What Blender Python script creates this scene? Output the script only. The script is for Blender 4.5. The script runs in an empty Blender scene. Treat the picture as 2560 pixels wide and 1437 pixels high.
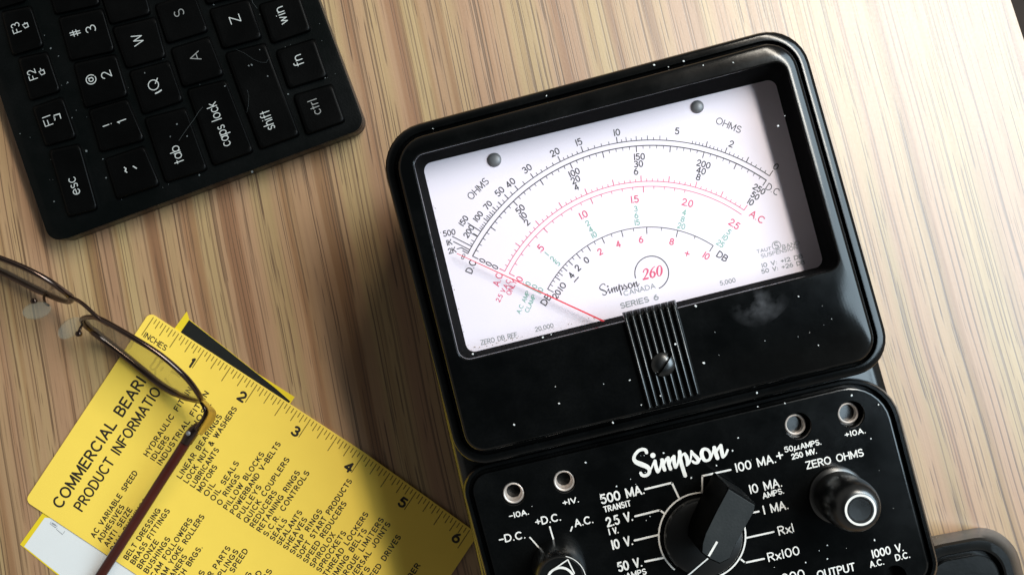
import bpy, bmesh, math, random
from mathutils import Vector
random.seed(7)
sc = bpy.context.scene
COL = sc.collection
R = math.radians

# ------------------------------------------------------------------ camera, world, lights
H = 324.0            # camera height above the desk, mm
F = 2009.0           # focal length in photo pixels (2560 px wide)
cam_d = bpy.data.cameras.new('camera')
cam_d.sensor_width = 36.0
cam_d.lens = F / 2560 * 36
cam_d.clip_start = 0.01
cam_d.clip_end = 20
cam = bpy.data.objects.new('camera', cam_d)
COL.objects.link(cam)
cam.location = (0, 0, H / 1000)
cam.rotation_euler = (0, 0, 0)
sc.camera = cam

world = bpy.data.worlds.new('World')
sc.world = world
world.use_nodes = True
bg = world.node_tree.nodes['Background']
bg.inputs[1].default_value = 1.0
wt = world.node_tree
wtc = wt.nodes.new('ShaderNodeTexCoord')
wsep = wt.nodes.new('ShaderNodeSeparateXYZ')
wt.links.new(wtc.outputs['Generated'], wsep.inputs[0])
wr = wt.nodes.new('ShaderNodeValToRGB')          # the room: dim overhead where the photographer leans in, paler low down
wr.color_ramp.elements[0].position, wr.color_ramp.elements[0].color = .50, (.22, .215, .20, 1)
wr.color_ramp.elements[1].position, wr.color_ramp.elements[1].color = .87, (.020, .022, .023, 1)
wt.links.new(wsep.outputs[2], wr.inputs[0])
wt.links.new(wr.outputs[0], bg.inputs[0])


def area(name, loc, target, sx, sy, power, col, roll=0.0):
    l = bpy.data.lights.new(name, 'AREA')
    l.shape = 'RECTANGLE'
    l.size, l.size_y, l.energy, l.color = sx, sy, power, col
    o = bpy.data.objects.new(name, l)
    COL.objects.link(o)
    o.location = loc
    d = Vector(target) - Vector(loc)
    q = d.to_track_quat('-Z', 'Y')
    o.rotation_euler = (q.to_matrix().to_4x4() @ __import__('mathutils').Matrix.Rotation(roll, 4, 'Z')).to_euler()
    return o


# the window: a tall bright strip up and to the right, elongated across the meter's own vertical
LH = 1.15
TX, T0 = 0.62, 0.52
lx = LH * (TX * 0.968 - T0 * 0.25)
ly = LH * (TX * 0.25 + T0 * 0.968)
win = bpy.data.lights.new('window_light', 'AREA')
win.shape = 'RECTANGLE'
win.size, win.size_y = 0.13, 1.05
win.energy = 18
win.color = (1.0, 0.92, 0.80)
wo = bpy.data.objects.new('window_light', win)
COL.objects.link(wo)
wo.location = (lx, ly, LH)
wo.rotation_euler = (0, 0, R(14.5))

# added soft fill for the wide glare, broad and dim, further to the right
soft = area('window_fill', (1.05, 0.34, 1.12), (0.02, 0.0, 0.0), 0.95, 1.25, 32, (0.68, 0.87, 1.0), R(90))

sc.view_settings.view_transform = 'Standard'
sc.view_settings.look = 'None'
sc.view_settings.exposure = 0.15
sc.view_settings.gamma = 1.0
sc.view_settings.use_curve_mapping = False
sc.render.film_transparent = False


# ------------------------------------------------------------------ helpers
def P(px, py, z):
    s = (H - z) / F
    return ((px - 1280) * s, (718.5 - py) * s, z)


def px_of(x, y, z):
    s = (H - z) / F
    return (1280 + x / s, 718.5 - y / s)


class MB:
    def __init__(self):
        self.v, self.f = [], []

    def add(self, verts, faces):
        o = len(self.v)
        self.v += [tuple(p) for p in verts]
        self.f += [tuple(i + o for i in f) for f in faces]

    def loft(self, loops, cap0=False, cap1=False, closed=True):
        n = len(loops[0])
        o = len(self.v)
        for l in loops:
            self.v += [tuple(p) for p in l]
        for k in range(len(loops) - 1):
            for i in range(n if closed else n - 1):
                j = (i + 1) % n
                a, b = o + k * n, o + (k + 1) * n
                self.f.append((a + i, a + j, b + j, b + i))
        if cap0:
            self.f.append(tuple(o + i for i in range(n))[::-1])
        if cap1:
            self.f.append(tuple(o + (len(loops) - 1) * n + i for i in range(n)))

    def lathe(self, cx, cy, prof, n=40, cap=True):
        loops = []
        for r, z in prof:
            loops.append([(cx + r * math.cos(2 * math.pi * i / n), cy + r * math.sin(2 * math.pi * i / n), z) for i in range(n)])
        self.loft(loops, False, cap)

    def tube(self, pts, rad, n=10, closed=False, flat=None):
        """pts mm; rad number or list; flat = (wide, high) scale of section"""
        m = len(pts)
        pts = [Vector(p) for p in pts]
        loops = []
        for i in range(m):
            if closed:
                t = pts[(i + 1) % m] - pts[i - 1]
            else:
                t = pts[min(i + 1, m - 1)] - pts[max(i - 1, 0)]
            t.normalize()
            up = Vector((0, 0, 1))
            if abs(t.z) > .95:
                up = Vector((0, 1, 0))
            s = t.cross(up).normalized()
            u = s.cross(t).normalized()
            r = rad[i] if isinstance(rad, (list, tuple)) else rad
            fw, fh = flat if flat else (1, 1)
            loops.append([pts[i] + s * (math.cos(2 * math.pi * k / n) * r * fw) + u * (math.sin(2 * math.pi * k / n) * r * fh) for k in range(n)])
        if closed:
            loops.append(loops[0])
            self.loft(loops)
        else:
            self.loft(loops, True, True)


ORIG = {}


def mk(name, mb, mat, parent=None, loc=None, smooth=None):
    """one mesh object; parent = thing or part, or None for a top-level mesh at loc (mm)"""
    if parent is not None:
        o0 = ORIG[parent.name]
    else:
        o0 = loc or (0, 0, 0)
    me = bpy.data.meshes.new(name)
    me.from_pydata([((x - o0[0]) / 1000, (y - o0[1]) / 1000, (z - o0[2]) / 1000) for x, y, z in mb.v], [], mb.f)
    bm = bmesh.new()
    bm.from_mesh(me)
    bmesh.ops.recalc_face_normals(bm, faces=bm.faces)
    bm.to_mesh(me)
    bm.free()
    if smooth is not None:
        for p in me.polygons:
            p.use_smooth = True
        me.set_sharp_from_angle(angle=R(smooth))
    me.materials.append(mat)
    o = bpy.data.objects.new(name, me)
    COL.objects.link(o)
    ORIG[o.name] = o0
    if parent is not None:
        o.parent = parent
    else:
        o.location = (o0[0] / 1000, o0[1] / 1000, o0[2] / 1000)
    return o


def flip_up(o):
    """printed sheets: make sure faces look up"""
    for p in o.data.polygons:
        if p.normal.z < 0:
            p.flip()
    return o


def thing(name, label, cat, loc, group=None):
    o = bpy.data.objects.new(name, None)
    o.empty_display_size = .02
    COL.objects.link(o)
    o.location = [c / 1000 for c in loc]
    ORIG[o.name] = loc
    o['label'], o['category'] = label, cat
    if group:
        o['group'] = group
    return o


def rquad(c, r, z, n=8):
    """rounded polygon through pixel corners c (clockwise), radius px (number or list), lifted to height z"""
    out = []
    m = len(c)
    for i in range(m):
        p0, p1, p2 = Vector(c[i - 1]), Vector(c[i]), Vector(c[(i + 1) % m])
        a, b = (p0 - p1).normalized(), (p2 - p1).normalized()
        ang = a.angle(b)
        rr = r[i] if isinstance(r, (list, tuple)) else r
        d = rr / math.tan(ang / 2)
        bis = (a + b).normalized()
        ctr = p1 + bis * (rr / math.sin(ang / 2))
        s, e = p1 + a * d - ctr, p1 + b * d - ctr
        a0 = math.atan2(s.y, s.x)
        a1 = math.atan2(e.y, e.x)
        da = (a1 - a0 + math.pi) % (2 * math.pi) - math.pi
        for k in range(n + 1):
            t = a0 + da * k / n
            out.append(P(ctr.x + rr * math.cos(t), ctr.y + rr * math.sin(t), z))
    return out


def inset(c, d):
    """inset a clockwise (image sense) pixel polygon by d px (number or one per edge i -> i+1)"""
    m = len(c)
    if not isinstance(d, (list, tuple)):
        d = [d] * m
    lines = []
    for i in range(m):
        a, b = Vector(c[i]), Vector(c[(i + 1) % m])
        t = (b - a).normalized()
        nrm = Vector((-t.y, t.x))          # inward for clockwise in y-down pixels
        lines.append((a + nrm * d[i], t))
    out = []
    for i in range(m):
        (p, t), (q, s) = lines[i - 1], lines[i]
        den = t.x * s.y - t.y * s.x
        k = ((q.x - p.x) * s.y - (q.y - p.y) * s.x) / den
        out.append((p.x + t.x * k, p.y + t.y * k))
    return out


# ------------------------------------------------------------------ materials
def mat_new(name):
    m = bpy.data.materials.new(name)
    m.use_nodes = True
    nt = m.node_tree
    return m, nt, nt.nodes['Principled BSDF']


def N(nt, kind, **kw):
    n = nt.nodes.new(kind)
    for k, v in kw.items():
        setattr(n, k, v)
    return n


def simple(name, col, rough=.5, metal=0.0, spec=.5, var=0.0, vscale=300, bump=0.0, bscale=2500, rvar=0.0):
    m, nt, b = mat_new(name)
    b.inputs['Base Color'].default_value = (*col, 1)
    b.inputs['Roughness'].default_value = rough
    b.inputs['Metallic'].default_value = metal
    b.inputs['Specular IOR Level'].default_value = spec
    tc = N(nt, 'ShaderNodeTexCoord')
    if var or rvar:
        nz = N(nt, 'ShaderNodeTexNoise')
        nz.inputs['Scale'].default_value = vscale
        nz.inputs['Detail'].default_value = 5
        nt.links.new(tc.outputs['Object'], nz.inputs['Vector'])
        if var:
            mx = N(nt, 'ShaderNodeMix', data_type='RGBA')
            mx.inputs[6].default_value = (*[c * (1 - var) for c in col], 1)
            mx.inputs[7].default_value = (*[min(1, c * (1 + var)) for c in col], 1)
            nt.links.new(nz.outputs['Fac'], mx.inputs[0])
            nt.links.new(mx.outputs[2], b.inputs['Base Color'])
        if rvar:
            mr = N(nt, 'ShaderNodeMapRange')
            mr.inputs[1].default_value, mr.inputs[2].default_value = .3, .7
            mr.inputs[3].default_value, mr.inputs[4].default_value = rough - rvar, rough + rvar
            nt.links.new(nz.outputs['Fac'], mr.inputs[0])
            nt.links.new(mr.outputs[0], b.inputs['Roughness'])
    if bump:
        n2 = N(nt, 'ShaderNodeTexNoise')
        n2.inputs['Scale'].default_value = bscale
        n2.inputs['Detail'].default_value = 3
        nt.links.new(tc.outputs['Object'], n2.inputs['Vector'])
        bp = N(nt, 'ShaderNodeBump')
        bp.inputs['Strength'].default_value = bump
        bp.inputs['Distance'].default_value = .0003
        nt.links.new(n2.outputs['Fac'], bp.inputs['Height'])
        nt.links.new(bp.outputs['Normal'], b.inputs['Normal'])
    return m


def black_plastic(name, base=.006, rough=.38, dust=.02, bump=.15, spec=.5, tint=(.9, 1.05, 1.08)):
    """worn black plastic: cloudy handling marks and a film of fine dust"""
    m, nt, b = mat_new(name)
    b.inputs['Specular IOR Level'].default_value = spec
    tc = N(nt, 'ShaderNodeTexCoord')
    big = N(nt, 'ShaderNodeTexNoise')
    big.inputs['Scale'].default_value = 45
    big.inputs['Detail'].default_value = 6
    big.inputs['Roughness'].default_value = .65
    nt.links.new(tc.outputs['Object'], big.inputs['Vector'])
    fine = N(nt, 'ShaderNodeTexNoise')
    fine.inputs['Scale'].default_value = 1500
    fine.inputs['Detail'].default_value = 2
    nt.links.new(tc.outputs['Object'], fine.inputs['Vector'])
    mr = N(nt, 'ShaderNodeMapRange')
    mr.inputs[1].default_value, mr.inputs[2].default_value = .42, .72
    mr.inputs[3].default_value, mr.inputs[4].default_value = 0, 1
    nt.links.new(big.outputs['Fac'], mr.inputs[0])
    mul = N(nt, 'ShaderNodeMath', operation='MULTIPLY')
    nt.links.new(mr.outputs[0], mul.inputs[0])
    nt.links.new(fine.outputs['Fac'], mul.inputs[1])
    mx = N(nt, 'ShaderNodeMix', data_type='RGBA')
    mx.inputs[6].default_value = (base * tint[0], base * tint[1], base * tint[2], 1)
    mx.inputs[7].default_value = (dust, dust * 1.05, dust * 1.05, 1)
    nt.links.new(mul.outputs[0], mx.inputs[0])
    nt.links.new(mx.outputs[2], b.inputs['Base Color'])
    r2 = N(nt, 'ShaderNodeMapRange')
    r2.inputs[1].default_value, r2.inputs[2].default_value = .3, .7
    r2.inputs[3].default_value, r2.inputs[4].default_value = rough - .03, rough + .05
    nt.links.new(big.outputs['Fac'], r2.inputs[0])
    nt.links.new(r2.outputs[0], b.inputs['Roughness'])
    bp = N(nt, 'ShaderNodeBump')
    bp.inputs['Strength'].default_value = bump
    bp.inputs['Distance'].default_value = .0002
    nt.links.new(fine.outputs['Fac'], bp.inputs['Height'])
    nt.links.new(bp.outputs['Normal'], b.inputs['Normal'])
    return m


def glassy(name, tint, refl_rough=.05, ior=1.45, haze=0.0):
    m = bpy.data.materials.new(name)
    m.use_nodes = True
    nt = m.node_tree
    nt.nodes.clear()
    out = N(nt, 'ShaderNodeOutputMaterial')
    tr = N(nt, 'ShaderNodeBsdfTransparent')
    tr.inputs[0].default_value = (*tint, 1)
    gl = N(nt, 'ShaderNodeBsdfGlossy')
    gl.inputs['Roughness'].default_value = refl_rough
    lw = N(nt, 'ShaderNodeLayerWeight')
    lw.inputs['Blend'].default_value = .5
    pw = N(nt, 'ShaderNodeMath', operation='POWER')
    nt.links.new(lw.outputs['Facing'], pw.inputs[0])
    pw.inputs[1].default_value = 5
    f0 = ((ior - 1) / (ior + 1)) ** 2
    fr = N(nt, 'ShaderNodeMath', operation='MULTIPLY_ADD')
    nt.links.new(pw.outputs[0], fr.inputs[0])
    fr.inputs[1].default_value = 1 - f0
    fr.inputs[2].default_value = f0
    mx = N(nt, 'ShaderNodeMixShader')
    nt.links.new(fr.outputs[0], mx.inputs[0])
    nt.links.new(tr.outputs[0], mx.inputs[1])
    nt.links.new(gl.outputs[0], mx.inputs[2])
    last = mx
    if haze:
        df = N(nt, 'ShaderNodeBsdfDiffuse')
        df.inputs[0].default_value = (.75, .76, .7, 1)
        m2 = N(nt, 'ShaderNodeMixShader')
        m2.inputs[0].default_value = haze
        nt.links.new(mx.outputs[0], m2.inputs[1])
        nt.links.new(df.outputs[0], m2.inputs[2])
        last = m2
    nt.links.new(last.outputs[0], out.inputs[0])
    return m


def wood_mat():
    m, nt, b = mat_new('oak_laminate')
    L = nt.links.new
    tc = N(nt, 'ShaderNodeTexCoord')
    sep = N(nt, 'ShaderNodeSeparateXYZ')
    L(tc.outputs['Object'], sep.inputs[0])

    def math2(op, a, c):
        n = N(nt, 'ShaderNodeMath', operation=op)
        for i, v in enumerate((a, c)):
            if isinstance(v, (int, float)):
                n.inputs[i].default_value = v
            else:
                L(v, n.inputs[i])
        return n.outputs[0]
    X, Y = sep.outputs[0], sep.outputs[1]
    tan = math2('ADD', math2('MULTIPLY', X, .34), .222)
    wob = N(nt, 'ShaderNodeTexNoise')
    wob.inputs['Scale'].default_value = 5
    wob.inputs['Detail'].default_value = 2
    L(tc.outputs['Object'], wob.inputs['Vector'])
    u0 = math2('ADD', X, math2('MULTIPLY', Y, tan))
    u = math2('ADD', u0, math2('MULTIPLY', wob.outputs['Fac'], .007))

    def streak(fu, fv, detail=3, rough=.5, off=0.0):
        cx = N(nt, 'ShaderNodeCombineXYZ')
        L(math2('ADD', math2('MULTIPLY', u, fu), off), cx.inputs[0])
        L(math2('MULTIPLY', Y, fv), cx.inputs[1])
        nz = N(nt, 'ShaderNodeTexNoise')
        nz.noise_dimensions = '2D'
        nz.inputs['Scale'].default_value = 1
        nz.inputs['Detail'].default_value = detail
        nz.inputs['Roughness'].default_value = rough
        L(cx.outputs[0], nz.inputs['Vector'])
        return nz.outputs['Fac']

    def ramp(src, stops, interp='LINEAR'):
        r = N(nt, 'ShaderNodeValToRGB')
        r.color_ramp.interpolation = interp
        e = r.color_ramp.elements
        e[0].position, e[0].color = stops[0][0], (*stops[0][1], 1)
        e[1].position, e[1].color = stops[-1][0], (*stops[-1][1], 1)
        for p, c in stops[1:-1]:
            x = e.new(p)
            x.color = (*c, 1)
        L(src, r.inputs[0])
        return r.outputs[0]

    def mix(fac, a, c, blend='MIX'):
        n = N(nt, 'ShaderNodeMix', data_type='RGBA', blend_type=blend)
        for i, v in ((0, fac), (6, a), (7, c)):
            if isinstance(v, (int, float)):
                n.inputs[i].default_value = v
            elif isinstance(v, tuple):
                n.inputs[i].default_value = (*v, 1)
            else:
                L(v, n.inputs[i])
        return n.outputs[2]
    base = ramp(streak(85, .6, 2, .5), [(.30, (.285, .155, .072)), (.42, (.368, .210, .104)), (.52, (.402, .238, .118)),
                                         (.64, (.430, .270, .130)), (.76, (.380, .220, .108))])
    hue = ramp(streak(60, .5, 1, .5, 31.7), [(.42, (.402, .222, .128)), (.50, (.408, .248, .126)), (.60, (.435, .310, .138))])
    col = mix(.55, base, hue)
    fine = ramp(streak(1500, 14.0, 2, .6, 7.3), [(.30, (.93, .92, .91)), (.70, (1.05, 1.045, 1.04))])
    col = mix(1.0, col, fine, 'MULTIPLY')
    band = ramp(streak(120, .9, 2, .45, 88.1), [(.30, (.52, .38, .29)), (.38, (.72, .60, .50)), (.46, (1, 1, 1))])
    col = mix(.72, col, band, 'MULTIPLY')
    def smooth01(x, lo, hi, inv=False):
        n = N(nt, 'ShaderNodeMapRange', interpolation_type='SMOOTHSTEP')
        n.inputs[1].default_value, n.inputs[2].default_value = lo, hi
        n.inputs[3].default_value, n.inputs[4].default_value = (1, 0) if inv else (0, 1)
        L(x, n.inputs[0])
        return n.outputs[0]

    def rnd(i_, seed):
        n = N(nt, 'ShaderNodeTexWhiteNoise', noise_dimensions='1D')
        L(math2('ADD', i_, seed), n.inputs['W'])
        return n.outputs['Value']

    def pores(f, fv, half, thr, seed):
        # vessel lines of the veneer: one thin dashed line per cell across the grain, at a random place in its cell
        uu = math2('ADD', math2('MULTIPLY', u, f), seed)
        ci_ = math2('FLOOR', uu, 0)
        fr_ = math2('FRACT', uu, 0)
        p = math2('ADD', math2('MULTIPLY', rnd(ci_, seed), .7), .15)
        dd = math2('DIVIDE', math2('ABSOLUTE', math2('SUBTRACT', fr_, p), 0), f)
        wv = math2('ADD', math2('MULTIPLY', rnd(ci_, seed + 7.3), half), half * .6)
        line = smooth01(math2('DIVIDE', dd, wv), .45, 1.0, True)
        cx = N(nt, 'ShaderNodeCombineXYZ')
        L(math2('MULTIPLY', ci_, 17.37), cx.inputs[0])
        L(math2('MULTIPLY', Y, fv), cx.inputs[1])
        nz = N(nt, 'ShaderNodeTexNoise', noise_dimensions='2D')
        nz.inputs['Scale'].default_value = 1
        nz.inputs['Detail'].default_value = 2
        L(cx.outputs[0], nz.inputs['Vector'])
        dash = smooth01(nz.outputs['Fac'], thr, thr + .10)
        st = math2('ADD', math2('MULTIPLY', rnd(ci_, seed + 3.1), .6), .4)
        return math2('MULTIPLY', math2('MULTIPLY', line, dash), st)
    pr = math2('MAXIMUM', math2('MAXIMUM', pores(170, 7, .00038, .37, 11.5), pores(300, 22, .00029, .43, 71.2)), math2('MAXIMUM', pores(520, 30, .00019, .50, 143.9), pores(95, 12, .00044, .47, 201.4)))
    col = mix(math2('MULTIPLY', pr, .90), col, (.110, .056, .026))
    L(col, b.inputs['Base Color'])
    b.inputs['Specular IOR Level'].default_value = 1.0
    b.inputs['Coat Weight'].default_value = .32
    b.inputs['Coat Roughness'].default_value = .36
    rn = N(nt, 'ShaderNodeTexNoise')
    rn.inputs['Scale'].default_value = 900
    rn.inputs['Detail'].default_value = 3
    L(tc.outputs['Object'], rn.inputs['Vector'])
    mr = N(nt, 'ShaderNodeMapRange')
    mr.inputs[3].default_value, mr.inputs[4].default_value = .38, .50
    L(rn.outputs['Fac'], mr.inputs[0])
    L(mr.outputs[0], b.inputs['Roughness'])
    bp = N(nt, 'ShaderNodeBump')
    bp.inputs['Strength'].default_value = .12
    bp.inputs['Distance'].default_value = .0002
    hmix = math2('SUBTRACT', rn.outputs['Fac'], pr)
    L(hmix, bp.inputs['Height'])
    L(bp.outputs['Normal'], b.inputs['Normal'])
    return m


M = dict(
    wood=wood_mat(),
    floor=simple('dark_floor', (.03, .018, .012), .8, var=.4, vscale=30),
    meter=black_plastic('black_bakelite', .0014, .15, .005, bump=.03, spec=.34),
    panel=black_plastic('black_panel', .0014, .15, .006, bump=.03, spec=.38),
    case=black_plastic('black_case', .002, .22, .007, bump=.05),
    knob=black_plastic('black_knob', .0015, .28, .003, .03, spec=.9),
    handle=black_plastic('shaded_black_handle', .001, .50, .0015, spec=.03),  # shade on the handle's walls is put into this near-black colour
    worn=black_plastic('worn_lit_handle_top', .014, .50, .030, spec=.25),  # worn top, its paler tone also paints the lit face against the walls
    tray=black_plastic('black_tray', .0035, .28, .010, spec=.4),
    keybody=black_plastic('charcoal_keyboard_shell', .0020, .32, .005, .25, spec=.14, tint=(.80, 1.1, 1.05)),
    key=black_plastic('black_keycap', .0005, .42, .0015, .2, spec=.10),
    keyink=simple('grey_key_print', (.42, .43, .41), .6, var=.12, vscale=900),
    keyink2=simple('worn_key_print', (.20, .20, .19), .6, var=.2, vscale=900),
    white=simple('white_panel_paint', (.70, .66, .61), .6, var=.30, vscale=420),
    dial=simple('dial_card', (.88, .78, .85), .6, var=.015, vscale=60),
    ink=simple('black_dial_ink', (.055, .05, .055), .6),
    inkg=simple('grey_dial_ink', (.30, .30, .31), .6),
    red=simple('red_dial_ink', (.75, .10, .19), .6),
    green=simple('pale_green_dial_ink', (.20, .43, .34), .6),
    needle=simple('red_needle_paint', (.80, .05, .07), .45),
    steel=simple('dull_steel', (.20, .195, .20), .50, .45, var=.15, vscale=900),
    sleeve=simple('nickel_sleeve', (.82, .72, .65), .45, .75, var=.2, vscale=1400),
    matte=simple('matte_black_wall', (.003, .003, .003), .9, spec=.04),
    ribs=black_plastic('glossy_ribs', .006, .24, .012, .08),
    hole=simple('black_bore', (.002, .002, .002), .8),
    pane=glassy('window_glass', (.97, .97, .97), .03),
    lens=glassy('spectacle_glass', (.74, .75, .66), .04, ior=1.6, haze=.16),
    pad=glassy('silicone_pad', (.90, .91, .86), .15, ior=1.3, haze=.08),
    frame=simple('dark_bronze_metal', (.11, .075, .062), .20, .95, var=.3, vscale=200),
    gold=simple('bronze_gold_metal', (.50, .36, .17), .30, 1.0, var=.12, vscale=300),
    tort=simple('tortoiseshell', (.055, .010, .006), .16, var=.6, vscale=60),
    yellow=simple('yellow_card', (.93, .645, .095), .5, var=.03, vscale=120, spec=.35, bump=.04),
    cardink=simple('black_card_ink', (.022, .016, .010), .55, var=.3, vscale=800),
    tickink=simple('fine_card_ink', (.16, .10, .012), .55),
    yellow2=simple('bright_yellow_border', (.80, .58, .02), .5),
    blackprint=simple('black_print', (.006, .007, .006), .5, var=.3, vscale=200),
    whitecard=simple('white_card', (.74, .73, .71), .55, var=.02, vscale=100),
    dust=simple('pale_dust', (.62, .62, .60), .9),
    lint=simple('grey_lint', (.045, .05, .05), .9),
    grime=simple('brown_grime', (.36, .28, .20), .9),
    dustg=simple('grey_dust', (.10, .11, .11), .9),
)

def smudge_mat():
    m = bpy.data.materials.new('finger_smudge')
    m.use_nodes = True
    nt = m.node_tree
    nt.nodes.clear()
    L = nt.links.new
    out = N(nt, 'ShaderNodeOutputMaterial')
    tr = N(nt, 'ShaderNodeBsdfTransparent')
    df = N(nt, 'ShaderNodeBsdfDiffuse')
    df.inputs[0].default_value = (.30, .30, .32, 1)
    tc = N(nt, 'ShaderNodeTexCoord')
    nz = N(nt, 'ShaderNodeTexNoise')
    nz.inputs['Scale'].default_value = 130
    nz.inputs['Detail'].default_value = 5
    L(tc.outputs['Object'], nz.inputs['Vector'])
    vm = N(nt, 'ShaderNodeVectorMath', operation='DISTANCE')
    fl_ = N(nt, 'ShaderNodeVectorMath', operation='MULTIPLY')
    L(tc.outputs['Generated'], fl_.inputs[0])
    fl_.inputs[1].default_value = (1, 1, 0)
    L(fl_.outputs[0], vm.inputs[0])
    vm.inputs[1].default_value = (.5, .5, 0)
    fall = N(nt, 'ShaderNodeMapRange')
    fall.inputs[1].default_value, fall.inputs[2].default_value = .0, .46
    fall.inputs[3].default_value, fall.inputs[4].default_value = 1, 0
    L(vm.outputs['Value'], fall.inputs[0])
    thr = N(nt, 'ShaderNodeMapRange')
    thr.inputs[1].default_value, thr.inputs[2].default_value = .42, .70
    thr.inputs[3].default_value, thr.inputs[4].default_value = 0, .3
    L(nz.outputs['Fac'], thr.inputs[0])
    mu = N(nt, 'ShaderNodeMath', operation='MULTIPLY')
    L(fall.outputs[0], mu.inputs[0])
    L(thr.outputs[0], mu.inputs[1])
    mx = N(nt, 'ShaderNodeMixShader')
    L(mu.outputs[0], mx.inputs[0])
    L(tr.outputs[0], mx.inputs[1])
    L(df.outputs[0], mx.inputs[2])
    L(mx.outputs[0], out.inputs[0])
    return m


M['smudge'] = smudge_mat()

# ------------------------------------------------------------------ stroke lettering


def A(cx, cy, rx, ry, a0, a1, n=None):
    n = n or max(4, int(abs(a1 - a0) / 20))
    return [(cx + rx * math.cos(R(a0 + (a1 - a0) * i / n)), cy + ry * math.sin(R(a0 + (a1 - a0) * i / n))) for i in range(n + 1)]


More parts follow.
